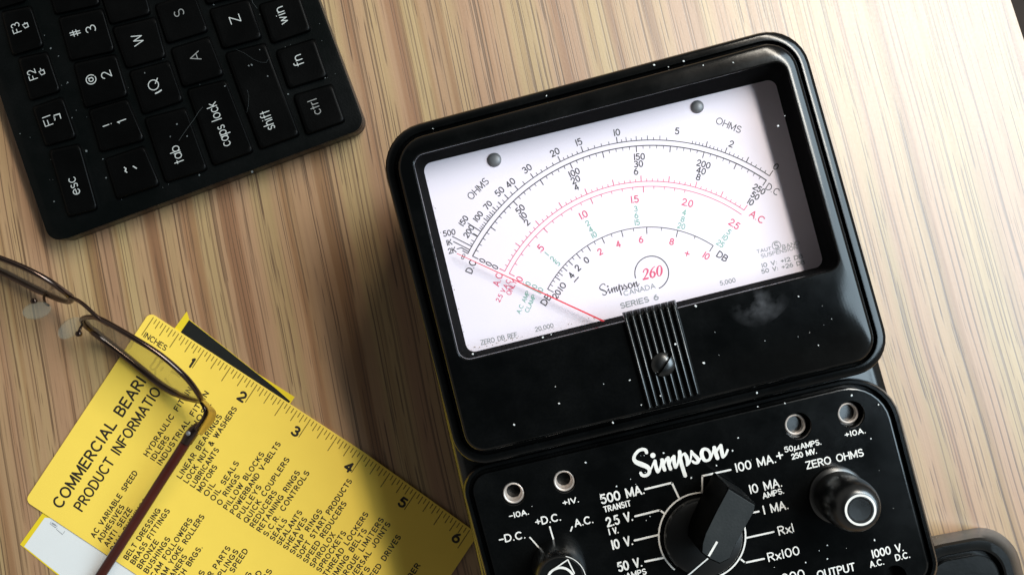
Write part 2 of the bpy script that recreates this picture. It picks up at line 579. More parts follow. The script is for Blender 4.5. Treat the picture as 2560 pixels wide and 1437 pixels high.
S_ = A(.3, .755, .27, .245, 35, 270) + A(.3, .26, .3, .26, 88, -145)[1:]
G = {
    '0': (.60, [A(.30, .5, .30, .5, 90, 450)]), '1': (.10, [[(.05, 0), (.05, 1)]]),
    '2': (.60, [A(.30, .70, .28, .30, 165, -35) + [(.02, 0)], [(.02, 0), (.60, 0)]]),
    '3': (.58, [A(.27, .755, .25, .245, 145, -90), A(.27, .26, .30, .26, 90, -145)]),
    '4': (.64, [[(.46, 0), (.46, 1)], [(.46, 1), (0, .28)], [(0, .28), (.64, .28)]]),
    '5': (.58, [[(.52, 1), (.10, 1)], [(.10, 1), (.05, .52)] + A(.27, .32, .30, .32, 125, -145)]),
    '6': (.60, [A(.30, .31, .30, .31, 0, 360), [(0, .34), (.05, .58), (.18, .82), (.40, 1)]]),
    '7': (.56, [[(0, 1), (.56, 1)], [(.56, 1), (.18, 0)]]),
    '8': (.60, [A(.30, .76, .25, .24, 90, 450), A(.30, .26, .30, .26, 90, 450)]),
    '9': (.60, [A(.30, .69, .30, .31, 0, 360), [(.60, .66), (.55, .42), (.42, .18), (.20, 0)]]),
    'A': (.72, [[(0, 0), (.36, 1)], [(.36, 1), (.72, 0)], [(.13, .32), (.59, .32)]]),
    'B': (.60, [[(0, 0), (0, 1)], [(0, 1), (.30, 1)] + A(.32, .77, .24, .23, 90, -90) + [(0, .54)],
                [(.30, .54)] + A(.32, .27, .28, .27, 90, -90) + [(0, 0)]]),
    'C': (.74, [A(.40, .5, .40, .5, 48, 312)]),
    'D': (.70, [[(0, 0), (0, 1)], [(0, 1), (.26, 1)] + A(.26, .5, .44, .5, 90, -90) + [(0, 0)]]),
    'E': (.56, [[(0, 0), (0, 1)], [(0, 1), (.56, 1)], [(0, .52), (.50, .52)], [(0, 0), (.56, 0)]]),
    'F': (.54, [[(0, 0), (0, 1)], [(0, 1), (.54, 1)], [(0, .52), (.46, .52)]]),
    'G': (.78, [A(.40, .5, .40, .5, 48, 340), [(.42, .46), (.78, .46)], [(.78, .46), (.78, .10)]]),
    'H': (.66, [[(0, 0), (0, 1)], [(.66, 0), (.66, 1)], [(0, .52), (.66, .52)]]),
    'I': (.10, [[(.05, 0), (.05, 1)]]),
    'J': (.44, [[(.44, 1), (.44, .24)] + A(.22, .24, .22, .24, 0, -180)]),
    'K': (.62, [[(0, 0), (0, 1)], [(.58, 1), (0, .38)], [(.20, .58), (.62, 0)]]),
    'L': (.52, [[(0, 1), (0, 0)], [(0, 0), (.52, 0)]]),
    'M': (.80, [[(0, 0), (0, 1)], [(0, 1), (.40, .10)], [(.40, .10), (.80, 1)], [(.80, 1), (.80, 0)]]),
    'N': (.66, [[(0, 0), (0, 1)], [(0, 1), (.66, 0)], [(.66, 0), (.66, 1)]]),
    'O': (.80, [A(.40, .5, .40, .5, 90, 450)]),
    'P': (.58, [[(0, 0), (0, 1)], [(0, 1), (.30, 1)] + A(.30, .74, .28, .26, 90, -90) + [(0, .48)]]),
    'Q': (.80, [A(.40, .5, .40, .5, 90, 450), [(.46, .28), (.80, -.08)]]),
    'R': (.60, [[(0, 0), (0, 1)], [(0, 1), (.30, 1)] + A(.30, .75, .28, .25, 90, -90) + [(0, .5)], [(.28, .5), (.60, 0)]]),
    'S': (.60, [S_]), 'T': (.60, [[(0, 1), (.60, 1)], [(.30, 1), (.30, 0)]]),
    'U': (.64, [[(0, 1), (0, .32)] + A(.32, .32, .32, .32, 180, 360) + [(.64, 1)]]),
    'V': (.70, [[(0, 1), (.35, 0)], [(.35, 0), (.70, 1)]]),
    'W': (.98, [[(0, 1), (.25, 0)], [(.25, 0), (.49, .92)], [(.49, .92), (.73, 0)], [(.73, 0), (.98, 1)]]),
    'X': (.64, [[(0, 0), (.64, 1)], [(0, 1), (.64, 0)]]),
    'Y': (.66, [[(0, 1), (.33, .45)], [(.66, 1), (.33, .45)], [(.33, .45), (.33, 0)]]),
    'Z': (.60, [[(0, 1), (.60, 1)], [(.60, 1), (0, 0)], [(0, 0), (.60, 0)]]),
    'a': (.58, [A(.29, .33, .29, .33, 0, 360), [(.58, .66), (.58, 0)]]),
    'b': (.58, [[(0, 1), (0, 0)], A(.29, .33, .29, .33, 0, 360)]),
    'c': (.50, [A(.29, .33, .29, .33, 48, 312)]),
    'e': (.58, [[(.02, .35), (.57, .35)], A(.29, .33, .29, .33, 5, 318)]),
    'f': (.34, [A(.30, .80, .18, .20, 70, 180) + [(.12, 0)], [(0, .64), (.32, .64)]]),
    'h': (.50, [[(0, 0), (0, 1)], [(0, .36)] + A(.25, .38, .25, .28, 180, 0) + [(.50, 0)]]),
    'i': (.10, [[(.05, 0), (.05, .66)], [(.05, .92), (.05, .93)]]),
    'k': (.46, [[(0, 0), (0, 1)], [(.44, .66), (0, .28)], [(.14, .40), (.46, 0)]]),
    'l': (.08, [[(.04, 0), (.04, 1)]]),
    'n': (.50, [[(0, 0), (0, .66)], [(0, .36)] + A(.25, .38, .25, .28, 180, 0) + [(.50, 0)]]),
    'o': (.62, [A(.31, .33, .31, .33, 0, 360)]),
    'p': (.58, [[(0, .66), (0, -.34)], A(.29, .33, .29, .33, 0, 360)]),
    'r': (.28, [[(0, 0), (0, .66)], [(0, .34)] + A(.24, .40, .24, .26, 170, 75)]),
    's': (.40, [A(.20, .495, .18, .165, 40, 270) + A(.20, .17, .20, .17, 88, -140)[1:]]),
    't': (.30, [[(.13, .92), (.13, 0)], [(0, .64), (.30, .64)]]),
    'w': (.74, [[(0, .66), (.19, 0)], [(.19, 0), (.37, .62)], [(.37, .62), (.55, 0)], [(.55, 0), (.74, .66)]]),
    'x': (.46, [[(0, 0), (.46, .62)], [(0, .62), (.46, 0)]]),
    '+': (.56, [[(0, .46), (.56, .46)], [(.28, .18), (.28, .74)]]),
    '-': (.46, [[(0, .45), (.46, .45)]]), '.': (.10, [[(.05, .02), (.05, .03)]]),
    ',': (.10, [[(.06, .03), (.02, -.14)]]), ':': (.10, [[(.05, .10), (.05, .11)], [(.05, .58), (.05, .59)]]),
    '~': (.56, [[(0, .42), (.10, .54), (.22, .54), (.34, .44), (.46, .44), (.56, .56)]]),
    '`': (.22, [[(0, .95), (.22, .72)]]), '!': (.10, [[(.05, 1), (.05, .30)], [(.05, .02), (.05, .03)]]),
    '#': (.70, [[(.20, 0), (.32, 1)], [(.46, 0), (.58, 1)], [(.04, .34), (.70, .34)], [(.06, .68), (.72, .68)]]),
    '@': (1.0, [A(.5, .45, .5, .52, -50, 290), A(.48, .45, .20, .23, 0, 360), [(.70, .70), (.68, .30)]]),
    '&': (.70, [[(.70, 0), (.20, .62)] + A(.32, .80, .17, .20, 210, -40) + [(.10, .42)] + A(.27, .24, .26, .24, 140, 330) + [(.66, .42)]]),
    'u': (.60, [[(-.08, -.28), (.12, .7)], [(.04, .12), (.14, 0), (.30, 0), (.46, .2)], [(.56, .7), (.44, .1), (.5, 0), (.6, .02)]]),
    '|': (.34, [[(.17, 0), (.17, 1)], [(.17, 1), (0, .82)]]),
    ' ': (.40, []),
}
GAP = .24


def text_width(s, gap=GAP):
    w = 0
    for i, ch in enumerate(s):
        w += G[ch][0] + (gap if i < len(s) - 1 else 0)
    return w


def ribbon(mb, pts, w, z, cap=True):
    """flat stroke of width w (px, number or list) along pixel points, printed at height z mm"""
    q = [pts[0]]
    for p in pts[1:]:
        if math.hypot(p[0] - q[-1][0], p[1] - q[-1][1]) > 1e-4:
            q.append(p)
    ws = w if isinstance(w, (list, tuple)) else [w] * len(q)
    if len(q) < 2:
        q.append((q[0][0] + .01, q[0][1]))
        ws = [ws[0]] * 2
    if len(ws) != len(q):
        ws = [ws[int(i * (len(ws) - 1) / (len(q) - 1))] for i in range(len(q))]
    n = len(q)
    closed = n > 4 and math.hypot(q[0][0] - q[-1][0], q[0][1] - q[-1][1]) < .02 * max(1e-6, sum(ws) / n) + .02
    L, Rr = [], []
    for i in range(n):
        if closed and i in (0, n - 1):
            a, b = q[n - 2], q[1]
        else:
            a, b = q[max(i - 1, 0)], q[min(i + 1, n - 1)]
        tx, ty = b[0] - a[0], b[1] - a[1]
        l = math.hypot(tx, ty) or 1
        nx, ny = -ty / l, tx / l
        k = 1.0
        if 0 < i < n - 1:
            ex, ey = q[i + 1][0] - q[i][0], q[i + 1][1] - q[i][1]
            el = math.hypot(ex, ey) or 1
            c = abs((tx * ex + ty * ey) / (l * el))
            k = 1 / max(c, .6)
        h = ws[i] / 2 * k
        L.append((q[i][0] + nx * h, q[i][1] + ny * h))
        Rr.append((q[i][0] - nx * h, q[i][1] - ny * h))
    vs = [P(x, y, z) for x, y in L] + [P(x, y, z) for x, y in Rr]
    fs = [(i, i + 1, n + i + 1, n + i) for i in range(n - 1)]
    mb.add(vs, fs)
    if cap and not closed:
        for e, o in ((0, 1), (n - 1, n - 2)):
            dx, dy = q[e][0] - q[o][0], q[e][1] - q[o][1]
            a0 = math.atan2(dy, dx)
            r = ws[e] / 2
            ring = [(q[e][0] + r * math.cos(a0 + t), q[e][1] + r * math.sin(a0 + t)) for t in [math.pi * (k / 6 - .5) for k in range(7)]]
            mb.add([P(x, y, z) for x, y in ring], [tuple(range(7))])


def put(mb, s, ox, oy, ux, uy, vx, vy, w, z, gap=GAP):
    x = 0
    for ch in s:
        gw, strokes = G[ch]
        for k, st in enumerate(strokes):
            pts = [(ox + ux * (x + a) + vx * b, oy + uy * (x + a) + vy * b) for a, b in st]
            ribbon(mb, pts, w, z + .004 * (k % 5))
        x += gw + gap


def text(mb, s, x0, y0, x1, y1, h, w, z, gap=GAP):
    """baseline from (x0,y0) to (x1,y1) in pixels, cap height h px"""
    W = max(text_width(s, gap), .01)
    L = math.hypot(x1 - x0, y1 - y0)
    ux, uy = (x1 - x0) / W, (y1 - y0) / W
    vx, vy = (y1 - y0) / L * h, -(x1 - x0) / L * h
    put(mb, s, x0, y0, ux, uy, vx, vy, w, z, gap)


def ctext(mb, s, cx, cy, ang, h, w, z, sx=1.0, gap=GAP, mid=.5):
    """centred at (cx,cy), reading direction ang degrees counter-clockwise from image right"""
    W = text_width(s, gap) * h * sx
    c, si = math.cos(R(ang)), -math.sin(R(ang))
    vx, vy = si * h, -c * h
    ox, oy = cx - c * W / 2 - vx * mid, cy - si * W / 2 - vy * mid
    put(mb, s, ox, oy, c * h * sx, si * h * sx, vx, vy, w, z, gap)


def disc(mb, cx, cy, r, z, n=20):
    mb.add([P(cx + r * math.cos(2 * math.pi * i / n), cy + r * math.sin(2 * math.pi * i / n), z) for i in range(n)], [tuple(range(n))])


def arc_px(cx, cy, r, a0, a1, n=60):
    return [(cx + r * math.cos(R(a0 + (a1 - a0) * i / n)), cy - r * math.sin(R(a0 + (a1 - a0) * i / n))) for i in range(n + 1)]


def speck(mb, px, py, r, z):
    """a tiny flattened crumb of dust"""
    a = random.random() * 6
    e = .6 + random.random() * .4
    n = 7
    lo, mi = [], []
    s = (H - z) / F
    for i in range(n):
        t = 2 * math.pi * i / n
        x, y = math.cos(t) * r, math.sin(t) * r * e
        x, y = x * math.cos(a) - y * math.sin(a), x * math.sin(a) + y * math.cos(a)
        lo.append(P(px + x, py + y, z))
        mi.append(P(px + x * .7, py + y * .7, z + r * s * .7))
    mb.loft([lo, mi], False, True)


# ------------------------------------------------------------------ desk and floor
e0, e1 = P(2531, 0, 0), P(2559, 85, 0)
ed = Vector((e1[0] - e0[0], e1[1] - e0[1])).normalized()
top = (e0[0] - ed.x * 500, e0[1] - ed.y * 500)
bot = (e0[0] + ed.x * 900, e0[1] + ed.y * 900)
desk = MB()
loop = [top, bot, (bot[0] - 1300, bot[1]), (top[0] - 1300, top[1])]
desk.loft([[(x, y, -28) for x, y in loop], [(x, y, -1) for x, y in loop], [(x + (-.8 if i < 2 else 0), y, 0) for i, (x, y) in enumerate(loop)]], True, True)
d = mk('desk', desk, M['wood'], None, (0, 0, 0))
d['kind'] = 'structure'
fl = MB()
fl.add([(-3000, -3000, -720), (3000, -3000, -720), (3000, 3000, -720), (-3000, 3000, -720)], [(0, 1, 2, 3)])
f_ = mk('floor', fl, M['floor'], None, (0, 0, -720))
f_['kind'] = 'structure'

# ------------------------------------------------------------------ multimeter
ZF, ZFL, ZP, ZD = 79.0, 75.0, 70.0, 66.0
bx, by, _ = P(1650, 800, 60)
meter = thing('multimeter', 'black analog multimeter with a wide white dial and a red needle', 'multimeter', (bx, by, 0))

case = MB()
CQ = [(958, 372), (1972, 112), (2350, 1452), (1266, 1705)]
ccr = [118, 110, 55, 55]
case.loft([[(x, y, 0) for x, y, _ in rquad(inset(CQ, 5), ccr, 62)], [(x, y, 56) for x, y, _ in rquad(CQ, ccr, 62)], rquad(CQ, ccr, 62),
           rquad(inset(CQ, 9), ccr, 64.6), rquad(inset(CQ, 23), [104, 96, 42, 42], 65.6)], True, True)
mk('case', case, M['case'], meter, smooth=40)

# display cover: stepped rim, groove, raised face, sunk window
BQ = [(940, 338), (1995, 57), (2237, 914), (1150, 1176)]
OQ = [(1031.5, 392.5), (1959, 152), (2102, 668), (1152, 902)]
cr = [112, 105, 92, 84]


def c2(k):
    return [max(12, r - k) for r in cr]


DQ = [(1056, 411), (1936, 197), (2060.5, 664), (1170, 883)]
cov = MB()
cov.loft([
    [(x, y, 66) for x, y, _ in rquad(inset(BQ, 3), cr, 73.6)], [(x, y, 70.5) for x, y, _ in rquad(inset(BQ, 1), cr, 73.6)], rquad(BQ, cr, 73.6), rquad(inset(BQ, 3), c2(3), 74.6), rquad(inset(BQ, 8), c2(8), ZFL),
    rquad(inset(BQ, 21), c2(21), ZFL), rquad(inset(BQ, 23.5), c2(23), 74.6), rquad(inset(BQ, 25), c2(25), 73.2), rquad(inset(BQ, 29), c2(29), 73.2),
    rquad(inset(BQ, 30.5), c2(30), 77.4), rquad(inset(BQ, 33), c2(33), 78.5), rquad(inset(BQ, 38), c2(38), ZF),
    rquad(inset(OQ, -5), 33, ZF), rquad(inset(OQ, -1.5), 30, 78.7), rquad(OQ, 28, 77.8)], False, False)
coo = mk('display_cover', cov, M['meter'], meter, smooth=35)
ws_ = MB()
ws_.loft([rquad(OQ, 28, 77.8), rquad(DQ, 22, ZD + .15)])
mk('window_surround', ws_, M['matte'], coo, smooth=35)

# the dial plate under the window
dl = MB()
dl.loft([rquad(inset(DQ, -12), 20, ZD - 1), rquad(inset(DQ, -12), 20, ZD)], True, True)
dial = mk('dial', dl, M['dial'], meter, smooth=30)
zt = ZD + .05
blk, red, grn, gry = MB(), MB(), MB(), MB()
C1, C3, C5 = (1632, 868.7), (1627.8, 863.4), (1625.7, 857.6)
A0, A1 = 153.1, 55.8


def fr(t):
    return A0 + (A1 - A0) * t


def tick(mb, c, r0, r1, ang, w):
    a = R(ang)
    ribbon(mb, [(c[0] + r0 * math.cos(a), c[1] - r0 * math.sin(a)), (c[0] + r1 * math.cos(a), c[1] - r1 * math.sin(a))], w, zt + .008, cap=False)


# ohms arc
ribbon(blk, arc_px(*C1, 518.5, 153.1, 55.8, 90), 2.2, zt)
oh = {}
for i in range(20):
    oh[round(i * .2, 1)] = (16 if i in (0, 25) else 14) if i % 5 == 0 else 7
for i in range(11, 20):
    oh[i * .5] = 11 if i % 2 == 0 else 7
for i in range(10, 21):
    oh[float(i)] = 15 if i in (10, 15, 20) else 7
for v, l in ((22, 7), (24, 7), (26, 7), (28, 7), (30, 13), (35, 9), (40, 13), (45, 9), (50, 14), (55, 8), (60, 13), (65, 8), (70, 14), (75, 9), (80, 12), (85, 9), (90, 12), (95, 9),
             (100, 14), (110, 8), (120, 8), (130, 8), (140, 8), (200, 13), (300, 9), (400, 7)):
    oh[float(v)] = l
for v, l in oh.items():
    tick(blk, C1, 518.5, 518.5 + l, fr(12.1 / (12.1 + v)), 2.2 if l > 11 else 1.6)
for pl in ([(1201, 578), (1170, 558)], [(1193, 591), (1180, 584)], [(1180, 616), (1131, 591)], [(1173.5, 624), (1134, 604)], [(1171, 629), (1154, 619.5)], [(1154, 619.5), (1143, 622)], [(1170, 634), (1157, 627)]):
    ribbon(blk, pl, 2.2, zt + .012)
for s, x, y in (('0', 1940, 417), ('2', 1828.5, 360), ('5', 1693, 328), ('10', 1542, 331.5), ('15', 1447, 355.5), ('20', 1387, 381), ('30', 1317.5, 422), ('40', 1276, 457.5), ('50', 1249, 479),
                ('70', 1219.5, 513), ('100', 1195.5, 541), ('150', 1159, 552), ('200', 1172, 578.5)):
    a = math.degrees(math.atan2(C1[1] - y, x - C1[0])) - 90
    ctext(blk, s, x, y, a, 15 if x > 1240 else 13.5, 2.6, zt)
ctext(blk, '500', 1123, 582, 11, 13, 2.3, zt)
ctext(blk, '1K', 1123, 606, 14, 12.5, 2.3, zt)
ctext(blk, '2K', 1130, 626, 14, 12.5, 2.3, zt)
text(blk, 'OHMS', 1179, 500, 1223, 456, 17, 2.1, zt)
text(blk, 'OHMS', 1789, 308, 1849, 333, 16, 2.0, zt)
ribbon(blk, arc_px(1159.6, 638.3, 3.2, 0, 360, 12), 1.6, zt)
ribbon(blk, arc_px(1157, 644.2, 3.2, 0, 360, 12), 1.6, zt + .004)
# dc arc
ribbon(blk, arc_px(*C1, 505, 153.1, 55.8, 90), 2.7, zt)
for i in range(51):
    l = 16 if i in (0, 50) else (15.5 if i % 5 == 0 else 8)
    tick(blk, C1, 505, 505 - l, fr(i / 50), 2.2 if l > 11 else 1.5)
for s, x, y in (('50', 1300.5, 523), ('10', 1308.5, 540), ('2', 1317, 556), ('100', 1435.5, 431.5), ('20', 1438.7, 449.5), ('4', 1441, 468), ('150', 1598.4, 392), ('30', 1596.3, 410), ('6', 1590, 429),
                ('200', 1759, 410.5), ('40', 1753, 427), ('8', 1746, 443), ('250', 1898, 473), ('50', 1888, 489.5), ('10', 1877, 505)):
    a = math.degrees(math.atan2(C1[1] - y, x - C1[0])) - 90
    ctext(blk, s, x, y, a * (.93 if x > 1850 else 1), 13.5 if x > 1850 else 14.5, 2.7, zt)
for x, y in ((1206, 651.4), (1222, 659.6), (1238, 667.3)):
    ctext(blk, '0', x, y, 63, 14.5, 2.4, zt, sx=.8)
text(blk, 'D.C', 1179, 684, 1191, 655, 16, 2.7, zt)
text(blk, 'D.C', 1914, 472, 1942, 489, 16, 2.0, zt)
# ac arcs in red
ribbon(red, arc_px(*C3, 410, 153.1, 55.5, 80), 1.8, zt)
ribbon(red, arc_px(*C3, 397.5, 153.1, 55.4, 80), 1.8, zt)
for i in range(51):
    t = i / 50
    ang = 153.1 - 97.6 * (t + .012 * math.sin(math.pi * t))
    l = 15 if i % 5 == 0 else 7
    tick(red, C3, 410, 410 + l, ang, 2.0 if l > 10 else 1.5)
for i in range(20):
    t = i / 25
    ang = 153.1 - 97.7 * (t + .018 * math.sin(math.pi * t))
    l = 15 if i % 5 == 0 else 7
    tick(red, C3, 397.5, 397.5 - l, ang, 2.0 if l > 10 else 1.5)
for s, x, y in (('.5', 1350.5, 621), ('1.0', 1458.6, 537), ('1.5', 1587, 498.3), ('2.0', 1719, 507), ('2.5', 1836, 560)):
    a = math.degrees(math.atan2(C3[1] - y, x - C3[0])) - 90
    ctext(red, s, x, y, a, 16, 2.8, zt, gap=.16)
ctext(red, '0', 1299, 697.5, 63, 15, 2.7, zt)
text(red, 'A.C', 1247, 716, 1257, 687, 16, 2.4, zt)
text(red, 'A.C', 1873, 539, 1905, 559, 16, 2.7, zt)
text(red, '2.5 V.A.C', 1249, 755, 1277, 703, 11, 1.9, zt)
text(red, 'ONLY', 1276, 738, 1292, 704, 12, 1.9, zt)
# green amp-clamp figures
for s, x, y in (('1', 1367, 634.6), ('2', 1381.7, 647), ('5', 1394, 658), ('2', 1469, 558), ('4', 1477, 573.5), ('10', 1485, 587), ('3', 1589.5, 522), ('6', 1591, 539), ('15', 1593, 556),
                ('4', 1711, 531), ('8', 1707, 548), ('20', 1703.5, 565), ('5', 1822.6, 580), ('10', 1812.6, 594), ('25', 1801, 609)):
    a = math.degrees(math.atan2(C5[1] - y, x - C5[0])) - 90
    ctext(grn, s, x, y, a, 12.5, 2.1, zt)
for x, y in ((1320.4, 709), (1337, 716), (1351.6, 723.5)):
    ctext(grn, '0', x, y, 63, 12, 2.1, zt)
ribbon(grn, [(1309, 705), (1307, 711), (1353, 734), (1357, 729)], 1.6, zt)
text(grn, 'A.C AMP', 1300, 784, 1325, 731, 10, 1.6, zt)
text(grn, 'CLAMP', 1321, 781, 1340, 740, 10, 1.6, zt)
# decibel arc
ribbon(blk, arc_px(*C5, 290, 152.2, 57.1, 60), 2.0, zt)
for dbv, l in [(-20, 17), (-15, 8), (-12, 7), (-10, 15), (-9, 7), (-8, 14), (-7, 7), (-6, 15), (-5, 8), (-4, 15), (-3, 8), (-2, 16), (-1, 8), (0, 16), (1, 8), (2, 16), (3, 8), (4, 16), (5, 8), (6, 17), (7, 8), (8, 17), (9, 7), (10, 17)]:
    t = 10 ** ((dbv - 10) / 20)
    t = (t - .0316) / (1 - .0316)
    ang = 152.2 - 95.1 * (t + .018 * math.sin(math.pi * t))
    tick(blk, C5, 290, 290 - l, ang, 2.0 if l > 9 else 1.5)
for s, x, y in (('4', 1428.5, 688), ('2', 1444, 669.5), ('0', 1466, 650)):
    a = math.degrees(math.atan2(C5[1] - y, x - C5[0])) - 90
    ctext(blk, s, x, y, a, 14.5, 2.8, zt)
text(blk, '20', 1392, 748, 1403, 731, 14, 2.7, zt)
text(blk, '10', 1406, 727, 1416, 713, 14, 2.7, zt)
ribbon(blk, [(1436, 704.5), (1446, 693)], 2.7, zt)
for s, x, y in (('2', 1500, 629), ('4', 1545.7, 610), ('6', 1602.7, 599), ('8', 1679.5, 604), ('10', 1766, 639.5)):
    a = math.degrees(math.atan2(C5[1] - y, x - C5[0])) - 90
    ctext(red, s, x, y, a, 14.5, 2.8, zt)
ctext(red, '+', 1718, 634, -18, 19, 2.7, zt, mid=.46)
text(blk, 'DB', 1364, 764, 1379, 742, 15, 2.8, zt)
text(blk, 'DB', 1791, 640, 1813, 654, 15, 2.7, zt)
# maker's mark, model circle and small captions
ribbon(blk, arc_px(1629.5, 682.4, 42.3, 197, -64, 48), 2.4, zt)
sx, sy = (1656 - 1608) / 1.72, (688.5 - 699.5) / 1.72


def serif(strokes, off):
    for k, (pts, ws) in enumerate(strokes):
        q = [(1608 + sx * (off + a) + .22 * 27 * b, 699.5 + sy * (off + a) - 26.5 * b) for a, b in pts]
        q = [(x - 6 * b, y) for (x, y), (a, b) in zip(q, pts)]
        ribbon(red, q, ws, zt + .004 * k)


serif([([(.02, .72), (.06, .88), (.18, .98), (.32, .96), (.42, .82), (.40, .62), (.28, .40), (.06, .06)], [3, 2.5, 2.5, 4, 5, 4.5, 3, 2]), ([(.03, .05), (.44, .05)], 4.6)], 0)
serif([([(.46, 1.02), (.28, .92), (.12, .68), (.04, .38), (.10, .12), (.26, 0)], [1.5, 2.5, 4, 5, 4.5, 2.5]), ([(.05, .40), (.18, .56), (.34, .54), (.46, .34), (.42, .10), (.26, 0)], [2, 2, 3.5, 5, 4, 2.5])], .60)
serif([(A(.24, .5, .21, .49, 90, 450, 20), [2, 2.5, 3.5, 4.6, 5, 5, 4.6, 3.5, 2.5, 2, 2, 2.5, 3.5, 4.6, 5, 5, 4.6, 3.5, 2.5, 2, 2])], 1.22)
text(gry, 'CANADA', 1561.5, 739, 1638.5, 719.5, 11.5, 1.9, zt)
text(gry, 'SERIES 6', 1553.5, 770.5, 1646.5, 747.5, 12, 2.8, zt)
text(gry, 'ZERO DB REF.', 1203.5, 861.5, 1297, 840.5, 11, 1.9, zt)
text(gry, '20,000', 1339.5, 828.5, 1384, 818, 10.5, 1.9, zt)
text(gry, '5,000', 1801.6, 713, 1839, 704.5, 10, 1.9, zt)
text(gry, 'TAUT', 1893.6, 632.5, 1928, 624.5, 7.5, 1.4, zt)
text(gry, 'BAND', 1957, 621.5, 1999, 610, 8.5, 1.4, zt)
text(gry, 'SUSPENSION', 1904, 644.5, 1993.6, 622, 8.5, 1.4, zt)
ribbon(gry, arc_px(1941, 613.5, 10.5, 0, 360, 24), 1.6, zt)
ctext(gry, 'S', 1941, 613.5, 12, 15, 2.7, zt)
text(gry, '10 V: +12 DB', 1906, 668.5, 2007, 644.5, 9.5, 2.1, zt)
text(gry, '50 V: +26 DB', 1905.5, 683.5, 2011.7, 659.5, 9.5, 2.1, zt)

# the script signature, traced in its own units, used on the dial and on the panel
LOGO = [
    ([(440, 385), (425, 340), (385, 312), (320, 312), (240, 350), (170, 430), (140, 510), (155, 570), (210, 620), (320, 665), (430, 710), (500, 770), (505, 850), (460, 910), (390, 932), (330, 915), (300, 870)],
     [78, 80, 78, 76, 74, 72, 78, 92, 108, 118, 110, 92, 82, 78, 76, 74, 72]),
    ([(510, 850), (560, 740), (600, 640), (635, 585)], [40, 42, 46, 60]),
    ([(640, 585), (655, 690), (690, 800), (705, 835)], [80, 84, 88, 84]),
    ([(705, 840), (745, 800), (780, 680), (805, 560)], [70, 52, 50, 62]),
    ([(808, 560), (830, 680), (868, 790)], [90, 90, 86]),
    ([(840, 700), (870, 620), (905, 540), (955, 510)], [40, 48, 58, 64]),
    ([(950, 510), (965, 640), (1008, 770)], [84, 86, 84]),
    ([(985, 680), (1010, 590), (1045, 510), (1090, 480)], [40, 48, 58, 64]),
    ([(1088, 480), (1095, 610), (1125, 725)], [82, 88, 84]),
    ([(1130, 735), (1175, 660), (1200, 520), (1220, 380)], [66, 48, 46, 60]),
    ([(1225, 365), (1245, 560), (1300, 760), (1355, 930)], [86, 92, 92, 90]),
    ([(1260, 500), (1300, 430), (1345, 410)], [40, 50, 60]),
    ([(1345, 410), (1385, 480), (1410, 580), (1400, 670)], [66, 90, 86, 54]),
    ([(1395, 690), (1460, 620), (1495, 480), (1500, 350)], [44, 44, 46, 52]),
    ([(1502, 350), (1540, 410), (1620, 490), (1670, 560), (1640, 620), (1580, 625), (1530, 590)], [56, 70, 90, 92, 76, 64, 60]),
    ([(1680, 570), (1715, 530), (1745, 480)], [52, 44, 44]),
    ([(1815, 300), (1765, 330), (1745, 410), (1765, 490), (1810, 560), (1870, 575), (1930, 545), (1955, 470), (1935, 380), (1885, 315), (1815, 300)], [74, 84, 98, 96, 80, 66, 64, 66, 66, 70, 74]),
    ([(1950, 540), (1990, 450), (2020, 340), (2045, 265)], [44, 44, 50, 70]),
    ([(2045, 270), (2080, 400), (2120, 515)], [94, 100, 92]),
    ([(2085, 400), (2130, 300), (2195, 215)], [44, 56, 66]),
    ([(2200, 215), (2220, 350), (2250, 480)], [76, 92, 86]),
    ([(2250, 490), (2310, 440), (2360, 325)], [66, 52, 56]),
]


def logo(mb, ax, ay, ex, ey, fat, z):
    """map the signature so its left (105,520) lands on (ax,ay) and its tail (2390,310) on (ex,ey)"""
    q = complex(2390 - 105, 310 - 520)
    k = complex(ex - ax, ey - ay) / q
    for i, (pts, ws) in enumerate(LOGO):
        pp = []
        for x, y in pts:
            c = complex(x - 105, y - 520) * k
            pp.append((ax + c.real, ay + c.imag))
        # smooth by Catmull-Rom
        sm, sw = [], []
        for j in range(len(pp) - 1):
            p0, p1, p2, p3 = pp[max(j - 1, 0)], pp[j], pp[j + 1], pp[min(j + 2, len(pp) - 1)]
            for t in (0, .25, .5, .75):
                sm.append(tuple(.5 * (2 * p1[d] + (p2[d] - p0[d]) * t + (2 * p0[d] - 5 * p1[d] + 4 * p2[d] - p3[d]) * t * t + (3 * p1[d] - p0[d] - 3 * p2[d] + p3[d]) * t ** 3) for d in (0, 1)))
                sw.append((ws[j] + (ws[j + 1] - ws[j]) * t) * abs(k) * fat)
        sm.append(pp[-1])
        sw.append(ws[-1] * abs(k) * fat)
        ribbon(mb, sm, sw, z + .003 * i)
    c = complex(590 - 105, 452 - 520) * k
    disc(mb, ax + c.real, ay + c.imag, 62 * abs(k) * (fat * .5 + .5), z + .001)


logo(blk, 1490 + 70 / 8.98, 620 + 890 / 8.98, 1490 + 985 / 8.98, 620 + 790 / 8.98, .62, zt)
for nm, mb, mt in (('black_markings', blk, 'ink'), ('red_markings', red, 'red'), ('green_markings', grn, 'green'), ('grey_markings', gry, 'inkg')):
    flip_up(mk(nm, mb, M[mt], dial))

